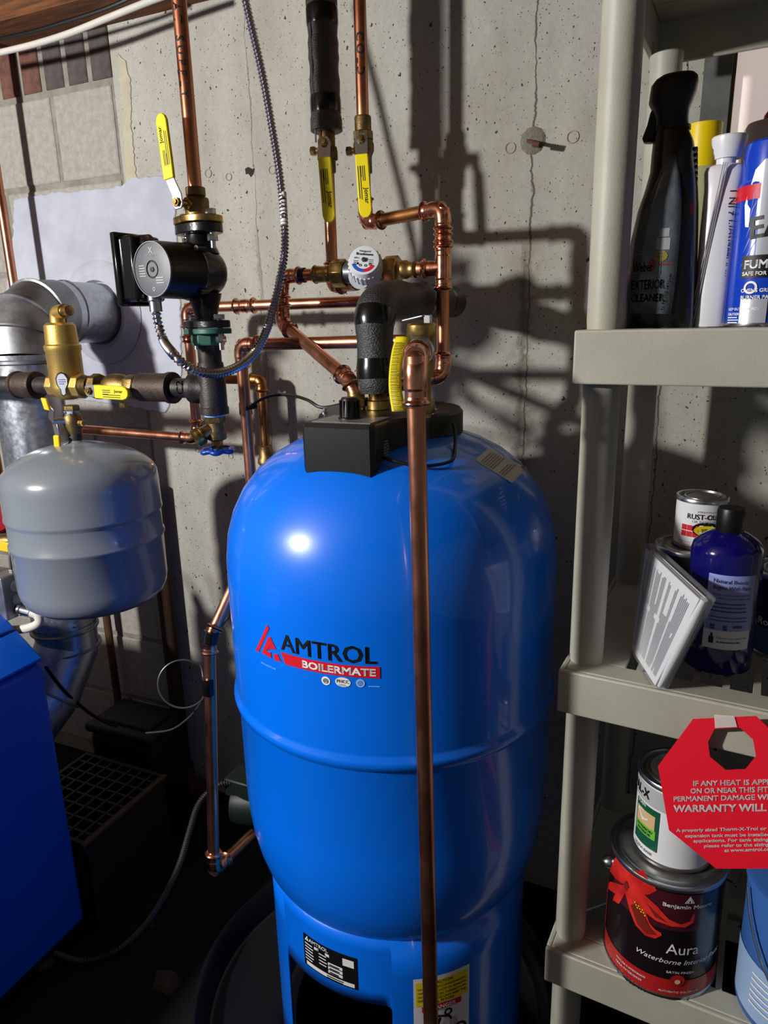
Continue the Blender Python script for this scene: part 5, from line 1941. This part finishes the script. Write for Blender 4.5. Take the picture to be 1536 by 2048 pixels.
part('oven_panel', aw(rect2(0, 0, .03, .028, 6), thL + .5, Z1 + .004, .0012), SILVERL, ac)
# can with pale lilac cap and red nozzle behind it
c = onY(1536, 240, 1.16)
lc_ = thing('lilac_capped_can', 'can with a pale lilac shoulder and red nozzle behind the blue aerosol', 'aerosol can', V((c.x + .006, 1.16, Z1)))
zq = lambda py: onY(1520, py, 1.13).z
part('body', lathe([(.036, Z1), (.037, Z1 + .003), (.037, zq(300)), (.036, zq(285))], (c.x + .006, 1.16, 0), (0, 0, 1), 32), LILAC, lc_)
part('cap', lathe([(.0355, zq(290)), (.034, zq(250)), (.030, zq(238)), (.014, zq(232))], (c.x + .006, 1.16, 0), (0, 0, 1), 32), LILAC, lc_)
part('nozzle', lathe([(.012, zq(234)), (.011, zq(222)), (.007, zq(212))], (c.x + .006, 1.16, 0), (0, 0, 1), 20), REDN, lc_)

# ---- middle shelf
Z2 = LEV[2]


def can(name, label, cx_, cy_, r, z0, h, body, lidmat=STEEL, cat='paint can', n=48, group=None):
    t = thing(name, label, cat, V((cx_, cy_, z0)), group)
    part('body', lathe([(r - .001, 0), (r, .001), (r, h - .006), (r - .001, h - .005)], (cx_, cy_, z0), (0, 0, 1), n), body, t)
    part('bottom_rim', lathe([(r, 0), (r + .002, .001), (r + .002, .005), (r, .006)], (cx_, cy_, z0), (0, 0, 1), n, False), STEEL, t)
    part('rim', lathe([(r, h - .007), (r + .0022, h - .006), (r + .0024, h - .001), (r + .001, h + .001), (r - .003, h + .001), (r - .005, h - .004), (r - .010, h - .004), (r - .011, h - .0005), (r - .014, h)], (cx_, cy_, z0), (0, 0, 1), n, False), STEEL, t)
    part('lid', lathe([(r - .0135, h - .001), (r - .0135, h), (r - .018, h - .003), (.001, h - .003)], (cx_, cy_, z0), (0, 0, 1), n), lidmat, t)
    return t


LIDM = M('lid_worn', (150, 148, 142), .42, .85, col2=(112, 108, 102), vscale=30)
# dark can below and white enamel can on it
yR_ = 1.245
c = onY(1398, 1060, yR_)
rw = (onY(1451, 1060, yR_).x - onY(1346, 1060, yR_).x) / 2 * .97
zt0 = onY(1398, 1098, yR_ - rw).z
h_low = zt0 - Z2 - .003
dk = can('dark_paint_can', 'dark paint can under the small white enamel can', c.x - .012, yR_ - .01, .054, Z2, h_low, M('can_dark', (30, 28, 30), .35), LIDM)
hw_ = onY(1398, 1006, yR_ - rw).z - zt0
cw = can('white_enamel_can', 'small white enamel paint can with red squares, stacked on a dark can', c.x, yR_, rw, Z2 + h_low + .001, hw_ + .006, CANW, LIDM)
zb_ = Z2 + h_low


def cwv(px, py):
    return cyl(px, py, rw, c.x, yR_)


def onc(g, px, py, off=.0008):
    t_, z_ = cwv(px, py)
    return wrap(g, c.x, yR_, rw, t_, z_, off)


part('brand_print', join(onc(fitw(text2d('RUST-OLEUM', 1, .016), .066, .0088), 1375, 1036)), INK, cw)
ROSE = M('ink_rose', (176, 150, 160), .5)
part('top_print', onc(fitw(text2d('PREMIUM', 1, .0), .03, .0032), 1396, 1026), ROSE, cw)
part('enamel_print', onc(fitw(text2d('OIL BASED ENAMEL', 1, .0), .052, .0045), 1384, 1045), ROSE, cw)
for k in range(4):
    part('print_line', onc(lines2(0, -k * .004, .026, 1, .004, .0008, 3 + k), 1358, 1078), ROSE, cw)
sq = []
for i in range(3):
    for j in range(2):
        sq.append(onc(rect2(i * .0095, -j * .0105, i * .0095 + .0085, -j * .0105 + .0092), 1364, 1057))
part('red_square', join(*sq), INKR, cw)
part('seal_ring', onc(disc2(.0, 0, .021, 28, .0125), 1412, 1060, .0012), INK, cw)
part('seal', onc(disc2(.0, 0, .018, 28, .0085), 1412, 1062, .0018), LABY, cw)
part('seal_print', join(onc(fitw(text2d('STOPS', 1, .02), .022, .0055), 1402, 1064, .0024)), INK, cw)

# cobalt bottle
yC_ = 1.035
c = onY(1447, 1200, yC_)
rb = .0465
cbx = c.x - .002
cb = thing('cobalt_bottle', 'dark cobalt blue plastic bottle with a black cap and a pale blue paper label', 'bottle', V((cbx, yC_, Z2)))
zk = lambda py: onY(1445, py, yC_ - rb * .6).z
part('body', lathe([(rb - .006, Z2), (rb - .001, Z2 + .003), (rb, Z2 + .008), (rb, zk(1110)), (rb - .002, zk(1098)), (rb - .010, zk(1086)), (.026, zk(1076)), (.0175, zk(1070)), (.0165, zk(1062))], (cbx, yC_, 0), (0, 0, 1), 48), COBALT, cb)
part('cap', lathe([(.0175, zk(1074)), (.0180, zk(1072)), (.0180, zk(1030)), (.0165, zk(1024))], (cbx, yC_, 0), (0, 0, 1), 36), BLKPLAST, cb)


def cbw(g, px, py, off=.0006):
    t_, z_ = cyl(px, py, rb, cbx, yC_)
    return wrap(g, cbx, yC_, rb, t_, z_, off)


tl, zl = cyl(1419, 1145, rb, cbx, yC_)
zlm, zlb = cyl(1410, 1255, rb, cbx, yC_)[1], cyl(1403, 1290, rb, cbx, yC_)[1]
LW = .062
lb1 = part('label_upper', wrap(rect2(0, zlm - zl, LW, 0, 12), cbx, yC_, rb, tl, zl, .0006), LABBLUE, cb, 'pale blue upper label')
lb2 = part('label_lower', wrap(rect2(0, zlb - zl, LW, zlm - zl, 12), cbx, yC_, rb, tl, zl, .0006), PAPER, cb, 'white lower label')
g = join(move2(fitw(text2d('Natural Beauty', 1, .01), .044, .007), .007, -.013), move2(fitw(text2d('Begins With Bees', 1, .01), .048, .007), .007, -.022), move2(fitw(text2d('As the scent of pure Lavender', 1), .050), .007, -.030),
         move2(fitw(text2d('oil restores your senses and', 1), .050), .007, -.035), lines2(.007, -.040, .048, 3, .0055, .0016, 5), lines2(.007, -.060, .050, 2, .005, .0012, 6), lines2(.008, -.072, .006, 2, .004, .003, 2), lines2(.024, -.072, .006, 2, .004, .003, 3), lines2(.036, -.072, .016, 1, .004, .003, 3))
part('label_print', wrap(g, cbx, yC_, rb, tl, zl, .0012), M('ink_navy', (66, 70, 120), .6), lb1)
g = join(rect2(.008, zlb - zl + .008, .014, zlb - zl + .018), rect2(.0096, zlb - zl + .018, .0125, zlb - zl + .023), move2(fitw(text2d('Discover your natural side', 1), .040), .018, zlb - zl + .015), move2(fitw(text2d('at aseproducts.com', 1, .03), .030), .018, zlb - zl + .009))
part('label_mark', wrap(g, cbx, yC_, rb, tl, zl, .0012), INK, lb2)

# leaflet in a clear bag, leaning right
D0, C0 = onZ(1262, 1300, Z2 + .003), onZ(1310, 1376, Z2 + .003)
up_l = V((.42, .10, .90)).normalized()
edge = (C0 - D0)
A0_, B0_ = P(1291, 1092, 1.045), P(1402, 1196, .925)
lf_ = thing('bagged_leaflet', 'folded printed leaflet in a clear plastic bag leaning on the cobalt bottle', 'leaflet', (D0 + C0) / 2)
nl = (C0 - D0).cross(A0_ - D0).normalized()
if nl.dot(ORIGIN - D0) < 0:
    nl = -nl
_rb = ray(1402, 1196)
B0_ = ORIGIN + _rb * ((D0 - ORIGIN).dot(nl) / _rb.dot(nl))
pages = []


def leaf(off, inset, mat, name, th=.0012):
    a, b, c_, d = A0_, B0_, C0, D0
    m0 = (a + b + c_ + d) / 4
    pts_ = [p.lerp(m0, inset) - nl * off for p in (d, c_, b, a)]
    part(name, prism(pts_, -nl * th), mat, lf_)
    return pts_


pf = leaf(.0, .035, PAPER, 'front_page')
leaf(.006, .045, PAPER, 'page')
leaf(.011, .04, PAPER, 'back_page')
# rolled fold on the right side
fold = [pf[1].lerp(pf[2], t) for t in (0, .25, .5, .75, 1)]
part('fold', tube([p - nl * .006 for p in fold], [.003, .0055, .0062, .006, .004], 12), PAPER, lf_)
U = (pf[1] - pf[0])
W2 = (pf[3] - pf[0])
g = []
rr = random.Random(21)
for k in range(34):
    u0 = .07 + k * .0255
    if k in (8, 17, 18, 26):
        continue
    v0 = .07
    segs = rr.choice([[(.07, .9)], [(.07, .5), (.55, .92)], [(.12, .93)], [(.07, .62)]])
    for s0, s1 in segs:
        def bl_(u_, v_):
            return pf[0].lerp(pf[1], u_).lerp(pf[3].lerp(pf[2], u_), v_) + nl * .0012
        g.append(([bl_(u0, s0), bl_(u0 + .010, s0), bl_(u0 + .010, s1), bl_(u0, s1)], [(0, 1, 2, 3)]))
part('page_print', join(*g), M('ink_light', (140, 140, 148), .7), lf_)
bagp = [p + (p - (A0_ + B0_ + C0 + D0) / 4) * .06 + nl * .003 for p in (D0, C0, B0_, A0_)]
bagp = [V((p.x, p.y, max(p.z, Z2 + .002))) for p in bagp]
part('bag', prism(bagp, -nl * .020), BAG, lf_, 'clear plastic bag', bevel=.004)

# navy can at the right and a white can behind it
c = onY(1550, 1250, 1.12)
nc = can('navy_can', 'dark navy paint can to the right of the cobalt bottle', c.x + .018, 1.12, .054, Z2, .125, NAVY, LIDM)
tn_, zn_ = cyl(1516, 1248, .054, c.x + .018, 1.12)
part('brand_print', wrap(fitw(text2d('Royal', 1, .02), .034, .014), c.x + .018, 1.12, .054, tn_, zn_, .0008), INKW, nc)
part('can_band', lathe([(.0546, Z2 + .006), (.0546, Z2 + .045)], (c.x + .018, 1.12, 0), (0, 0, 1), 40, False), M('band_steel_blue', (66, 92, 128), .35), nc)
w2 = can('white_can', 'small white paint can standing on the navy can', c.x + .034, 1.125, .040, Z2 + .1265, .078, CANW, LIDM)

# red octagonal hang tag taped to the lip
ty = .915
oc = onY(1466, 1586, ty)


def tagp(px, py):
    y = ty - .012 + (1436 - py) / 300 * .022
    return onY(px, py, y - (px - 1400) / 1400 * .1)


outer = [(1386, 1438), (1512, 1432), (1606, 1520), (1612, 1650), (1540, 1737), (1432, 1737), (1338, 1660), (1316, 1532)]
inner = [(1429, 1458), (1480, 1455), (1506, 1479), (1512, 1512), (1491, 1538), (1452, 1540), (1420, 1513), (1416, 1484)]
vs = [tagp(*p) for p in outer] + [tagp(*p) for p in inner]
fs = [(i, (i + 1) % 8, 8 + (i + 1) % 8, 8 + i) for i in range(8)]
rt_ = thing('warning_tag', 'red octagonal warranty warning tag with white print, taped to the shelf lip', 'tag', tagp(1466, 1737))
part('card', (vs, fs), REDTAG, rt_, solid=.0007, smooth=False)
ou = (tagp(1500, 1600) - tagp(1400, 1600)).normalized()
ov = (tagp(1440, 1500) - tagp(1440, 1700)).normalized()


def tg2(s, px, py, size, bold=.03):
    o = tagp(px, py)
    g = text2d(s, size, bold)
    return onplane(g, o, ou, ov, .0012)


def tg2w(s, px0, px1, py0, py1, hgt, bold=.03, full=None):
    """line of print from px0; the length is set by the part of the string that shows before px1"""
    a, b = tagp(px0, py0), tagp(px1, py1)
    vis = text2d(full or s, 1, bold)
    wv = max(p.x for p in vis[0]) - min(p.x for p in vis[0])
    g = text2d(s, 1, bold)
    sc = (b - a).length / wv
    hh = max(p.y for p in text2d('H', 1, bold)[0])
    sy = hgt / hh
    g = ([V((p.x * sc, p.y * sy, 0)) for p in g[0]], g[1])
    uu_ = (b - a).normalized()
    return onplane(g, a, uu_, ov, .0012)


H1 = (tagp(1440, 1563) - tagp(1440, 1573)).length
pr = [tg2w('IF ANY HEAT IS APPLIED', 1386, 1536, 1571, 1568, H1, .02, 'IF ANY HEAT IS APPI'), tg2w('ON OR NEAR THIS FITTING', 1381, 1536, 1586, 1583, H1, .02, 'ON OR NEAR THIS FIT'), tg2w('PERMANENT DAMAGE WILL', 1347, 1536, 1602, 1598, H1, .02, 'PERMANENT DAMAGE WI'),
      tg2w('WARRANTY WILL BE', 1348, 1534, 1623, 1621, H1 * 1.4, .025, 'WARRANTY WILL'), tg2w('A properly sized Therm-X-Trol or', 1353, 1534, 1663, 1659, H1 * .66, .02), tg2w('expansion tank must be installed', 1370, 1540, 1674, 1671, H1 * .66, .02),
      tg2w('applications. For tank sizing', 1387, 1538, 1684, 1681, H1 * .66, .02), tg2w('please refer to the sizing', 1408, 1538, 1694, 1691, H1 * .66, .02), tg2w('at www.amtrol.com', 1449, 1550, 1703, 1700, H1 * .66, .02)]
part('tag_print', join(*pr), INKW, rt_)
tpq = [(1428, 1427), (1468, 1430), (1474, 1452), (1430, 1454)]
tpv = [tagp(*p) - V((0, .0022, 0)) for p in tpq]
part('tape_piece', prism(tpv, (0, -.0004, 0)), CLEAR, rt_, 'piece of clear tape')

# ---- bottom shelf
Z3 = LEV[3]
AXC, AYC, AR, AH = .022, .992, .0825, .199
au = can('red_flower_paint_can', 'dark gallon paint can with a red flower picture and a red band', AXC, AYC, AR, Z3, AH, CANK, LIDM)


def aww(px, py):
    return cyl(px, py, AR, AXC, AYC)


def auw(g, px, py, off=.0008, rot=0.0):
    t_, z_ = aww(px, py)
    return wrap(move2(g, 0, 0, rot), AXC, AYC, AR, t_, z_, off)


part('red_band', lathe([(AR + .0006, Z3 + .006), (AR + .0006, Z3 + .036)], (AXC, AYC, 0), (0, 0, 1), 64, False), CANR, au, 'red band round the bottom')
tA = aww(1226, 1800)[0]
part('maroon_panel', wrap(rect2(0, .125, .14, AH - .010, 24), AXC, AYC, AR, tA, Z3, .0004), CANM, au)


def px_poly(pts_, off=.001, seg=14):
    """outline traced from the picture on the can, mapped on the can wall"""
    out = []
    for a in pts_:
        t_, z_ = aww(*a)
        out.append(V(((t_ - tA) * AR, z_ - Z3, 0)))
    return wrap((out, [tuple(range(len(out)))]), AXC, AYC, AR, tA, Z3, off)


fc = (1252, 1768)
fans = []


def petal(tip, w_, mid_off=(0, 0), name=PETAL, off=.0014):
    """leaf shaped petal as a strip so that it follows the can"""
    vs, fs = [], []
    n = 10
    dx, dy = tip[0] - fc[0], tip[1] - fc[1]
    ln = sqrt(dx * dx + dy * dy)
    nx, ny = -dy / ln, dx / ln
    for i in range(n + 1):
        s = i / n
        wdt = w_ * (sin(pi * min(1, s * .96 + .04)) ** .8) * (1 - .25 * s)
        bx_, by_ = fc[0] + dx * s + mid_off[0] * sin(pi * s), fc[1] + dy * s + mid_off[1] * sin(pi * s)
        for sg_ in (-1, 1):
            t_, z_ = aww(bx_ + nx * wdt * sg_, by_ + ny * wdt * sg_)
            vs.append(V((AXC + (AR + off) * sin(t_), AYC - (AR + off) * cos(t_), z_)))
    for i in range(n):
        a = 2 * i
        fs.append((a, a + 2, a + 3, a + 1))
    return vs, fs




def pxshape(poly, off, step=2.0):
    """shape traced on the can picture, cut in narrow strips so that it follows the can wall"""
    poly = [(768 + x / 2, 1024 + y / 2) for x, y in poly]
    x0 = min(p[0] for p in poly)
    x1 = max(p[0] for p in poly)
    n = max(2, int((x1 - x0) / step))
    vs, fs = [], []

    def spans(x):
        ys = []
        for (ax_, ay_), (bx_, by_) in zip(poly, poly[1:] + poly[:1]):
            if (ax_ <= x) != (bx_ <= x):
                ys.append(ay_ + (by_ - ay_) * (x - ax_) / (bx_ - ax_))
        ys.sort()
        return [(ys[i], ys[i + 1]) for i in range(0, len(ys) - 1, 2)]
    for i in range(n):
        xa, xb = x0 + (x1 - x0) * i / n, x0 + (x1 - x0) * (i + 1) / n
        sm_ = spans((xa + xb) / 2)
        sa, sb_ = spans(xa + .01), spans(xb - .01)
        if len(sa) != len(sm_):
            sa = sm_
        if len(sb_) != len(sm_):
            sb_ = sm_
        for (a0, a1), (b0, b1) in zip(sa, sb_):
            k = len(vs)
            for x, y in ((xa, a0), (xb, b0), (xb, b1), (xa, a1)):
                t_, z_ = aww(x, y)
                vs.append(V((AXC + (AR + off) * sin(t_), AYC - (AR + off) * cos(t_), z_)))
            fs.append((k, k + 1, k + 2, k + 3))
    return vs, fs


for po, mt_, of in (([(918, 1400), (934, 1372), (952, 1396), (978, 1432), (988, 1480), (968, 1494), (930, 1468), (906, 1436)], PETAL, .0010),
                    ([(964, 1492), (984, 1424), (1012, 1436), (1040, 1430), (1058, 1470), (1080, 1490), (1092, 1512), (1062, 1528), (1010, 1532), (975, 1510)], PETAL, .0013),
                    ([(966, 1494), (906, 1478), (898, 1506), (926, 1526), (918, 1552), (942, 1568), (962, 1532), (972, 1506)], PETAL, .0012),
                    ([(960, 1500), (972, 1540), (985, 1590), (1008, 1650), (1045, 1690), (1085, 1704), (1112, 1690), (1108, 1680), (1086, 1668), (1062, 1640), (1046, 1590), (1004, 1530)], PETAL, .0016),
                    ([(976, 1498), (1040, 1524), (1096, 1576), (1140, 1626), (1186, 1646), (1222, 1634), (1234, 1604), (1240, 1606), (1236, 1638), (1204, 1658), (1150, 1654), (1090, 1632), (1036, 1590), (990, 1530)], PETAL, .0019)):
    part('petal', pxshape(po, of), mt_, au)
part('petal_shade', join(pxshape([(990, 1570), (1016, 1644), (1050, 1682), (1092, 1688), (1064, 1656), (1044, 1610), (1016, 1560)], .0024), pxshape([(1052, 1560), (1090, 1600), (1136, 1640), (1086, 1616)], .0024),
                         pxshape([(960, 1488), (974, 1470), (984, 1500), (972, 1512)], .0024)), PETALD, au)
part('label_edge', pxshape([(886, 1512), (896, 1460), (902, 1470), (888, 1660), (882, 1660)], .0010), PETAL, au)
st = []
for k in range(9):
    t_, z_ = aww(1272 + k * 2.4, 1802 + k * 2.6 + (k % 3) * 3)
    st.append(wrap(disc2(0, 0, .0013, 8), AXC, AYC, AR, t_, z_, .003))
part('stamens', join(*st), YELLOWO, au)


def auline(s, px0, py0, px1, py1, hgt, bold=.01, off=.0012, shear=0.0):
    t_0, z_0 = aww(px0, py0)
    t_1, z_1 = aww(px1, py1)
    g = fitw(text2d(s, 1, bold), (t_1 - t_0) * AR, hgt)
    if shear:
        g = ([V((p.x + p.y * shear, p.y, 0)) for p in g[0]], g[1])
    sl = (z_1 - z_0) / ((t_1 - t_0) * AR)
    g = ([V((p.x, p.y + p.x * sl * .0, 0)) for p in g[0]], g[1])
    return wrap(g, AXC, AYC, AR, t_0, z_0, off)


tri = join(*[auw(ring2(0, 0, .0062, .0082, radians(90 + 120 * i), radians(90 + 120 * (i + 1)), 1), 1380, 1802) for i in range(3)])
tri = join(tri, auw(poly2([(-.004, -.003), (-.002, -.003), (.0, .002), (.002, -.003), (.004, -.003), (.0, .0055)]), 1380, 1802))
part('brand_emblem', tri, INKW, au)
part('brand_print', auline('Benjamin Moore', 1325, 1812, 1420, 1816, .0085, .02), INKW, au)
part('name_print', auline('Aura', 1331, 1905, 1395, 1908, .018, .0), INKW, au)
part('script_print', auline('Waterborne Interior Paint', 1270, 1899, 1430, 1911, .0085, .0, .0012, .35), INKW, au)
part('finish_print', auline('SATIN FINISH', 1332, 1944, 1386, 1943, .0042, .015), INKW, au)
part('spanish_print', auline('PINTURA E IMPRIMADOR', 1234, 1912, 1292, 1946, .0034, .02), INKW, au)
part('spanish_print', auline('PARA INTERIORES', 1233, 1920, 1284, 1952, .0034, .02), INKW, au)
part('band_print', auline('AUTHENTIC COLOR LIKE', 1316, 1979, 1394, 1983, .0032, .02), INKW, au)
part('base_print', auline('BASE 1 526 1X', 1222, 1924, 1292, 1972, .0085, .01), M('ink_darkred', (90, 14, 18), .5), au)
part('seal', auw(disc2(0, 0, .0105, 24), 1354, 1960, .0014), CANR, au)
part('seal_star', auw(disc2(0, 0, .0042, 14), 1354, 1962, .002), M('seal_cream', (230, 190, 160), .5), au)
part('bail_ear', join(lathe([(.010, 0), (.010, .006), (.007, .010)], (AXC - AR * .98, AYC - .015, Z3 + AH - .042), (-1, -.15, 0), 16)), STEEL, au)
part('bail', tube(spline([(AXC - AR - .009, AYC - .016, Z3 + AH - .042), (AXC - AR - .004, AYC + .03, Z3 + AH - .075), (AXC - .03, AYC + AR + .012, Z3 + AH - .09), (AXC + .05, AYC + AR * .75 + .012, Z3 + AH - .08), (AXC + AR + .009, AYC + .012, Z3 + AH - .042)], 6), .0016, 8), STEEL, au)
# small white can on top
qr = .0555
qx, qy = AXC + .004, AYC + .004
qz = Z3 + AH + .0015
qh = .133
qc = can('white_paint_can', 'small white paint can with a green label, standing on the flower can', qx, qy, qr, qz, qh, CANW, LIDM)


def qw(g, px, py, off=.0008):
    t_, z_ = cyl(px, py, qr, qx, qy)
    return wrap(g, qx, qy, qr, t_, z_, off)


tq = cyl(1280, 1560, qr, qx, qy)[0]
part('grey_band', lathe([(qr + .0005, qz + qh - .040), (qr + .0005, qz + qh - .010)], (qx, qy, 0), (0, 0, 1), 48, False), M('band_grey', (176, 178, 180), .35), qc)
part('brand_print', wrap(fitw(text2d('VAL-X', 1, .03), .045, .015), qx, qy, qr, tq - .30, qz + qh - .032, .0012), INK, qc)
gp = part('green_panel', wrap(rect2(0, 0, .046, .068, 10), qx, qy, qr, tq + .02, qz + .022, .0010), GREENL, qc, 'green printed label')
part('picture', wrap(rect2(.004, .034, .040, .058, 8), qx, qy, qr, tq + .02, qz + .022, .0016), TAN, gp)
part('picture_sheet', wrap(poly2([(.006, .055), (.018, .058), (.030, .046), (.018, .040)]), qx, qy, qr, tq + .02, qz + .022, .0022), LABW, gp)
part('lime_panel', wrap(rect2(.004, .018, .042, .034, 8), qx, qy, qr, tq + .02, qz + .022, .0016), LIME, gp)
part('lime_print', wrap(join(move2(fitw(text2d('EXTERIOR/', 1, .02), .03, .0045), .008, .0268), move2(fitw(text2d('INTERIOR', 1, .02), .026, .0045), .009, .0205)), qx, qy, qr, tq + .02, qz + .022, .0022), GREENL, gp)
part('lower_print', join(wrap(move2(fitw(text2d('ULTRA BASE', 1, .02), .036, .0042), .004, .012), qx, qy, qr, tq, qz, .0012), wrap(move2(fitw(text2d('X600', 1, .0), .014, .005), .0, .004), qx, qy, qr, tq, qz + .004, .0012)), INKGREY, qc)
part('band_print', wrap(fitw(text2d('STAIN', 1, .03), .018, .005), qx, qy, qr, tq + .1, qz + qh - .047, .0014), INKW, qc)

# blue pail at the right
pl = onZ(1478, 1965, Z3)
PR_ = .088
pcx, pcy = pl.x + PR_ * .90, pl.y - .012
pa = thing('blue_pail', 'blue paint pail with a wire handle at the right of the flower can', 'pail', V((pcx, pcy, Z3)))
part('body', lathe([(PR_ - .004, Z3), (PR_ - .002, Z3 + .003), (PR_, Z3 + .21), (PR_ + .003, Z3 + .212), (PR_ + .003, Z3 + .222), (PR_ - .004, Z3 + .224)], (pcx, pcy, 0), (0, 0, 1), 56), PAILB, pa)
part('light_band', lathe([(PR_ - .0015, Z3 + .012), (PR_ + .0002, Z3 + .105)], (pcx, pcy, 0), (0, 0, 1), 56, False), PAILL, pa, 'light blue lower label')
tp_ = atan2(0 - pcx, pcy) - .75
part('label_print', wrap(join(lines2(0, .09, .05, 6, .010, .003, 5), rect2(.028, .13, .06, .17)), pcx, pcy, PR_, tp_, Z3, .0012), INKW, pa)
hp = [cyl(1508, 1740, PR_ + .004, pcx, pcy), cyl(1492, 1810, PR_ + .004, pcx, pcy)]
hb = []
for i in range(15):
    a = tp_ - .35 + (2.6) * i / 14
    hb.append(V((pcx + (PR_ + .005 + .006 * sin(pi * i / 14)) * sin(a), pcy - (PR_ + .005 + .006 * sin(pi * i / 14)) * cos(a), Z3 + .205 - .13 * sin(pi * i / 14))))
part('wire_handle', tube(hb, .0018, 8), STEEL, pa)
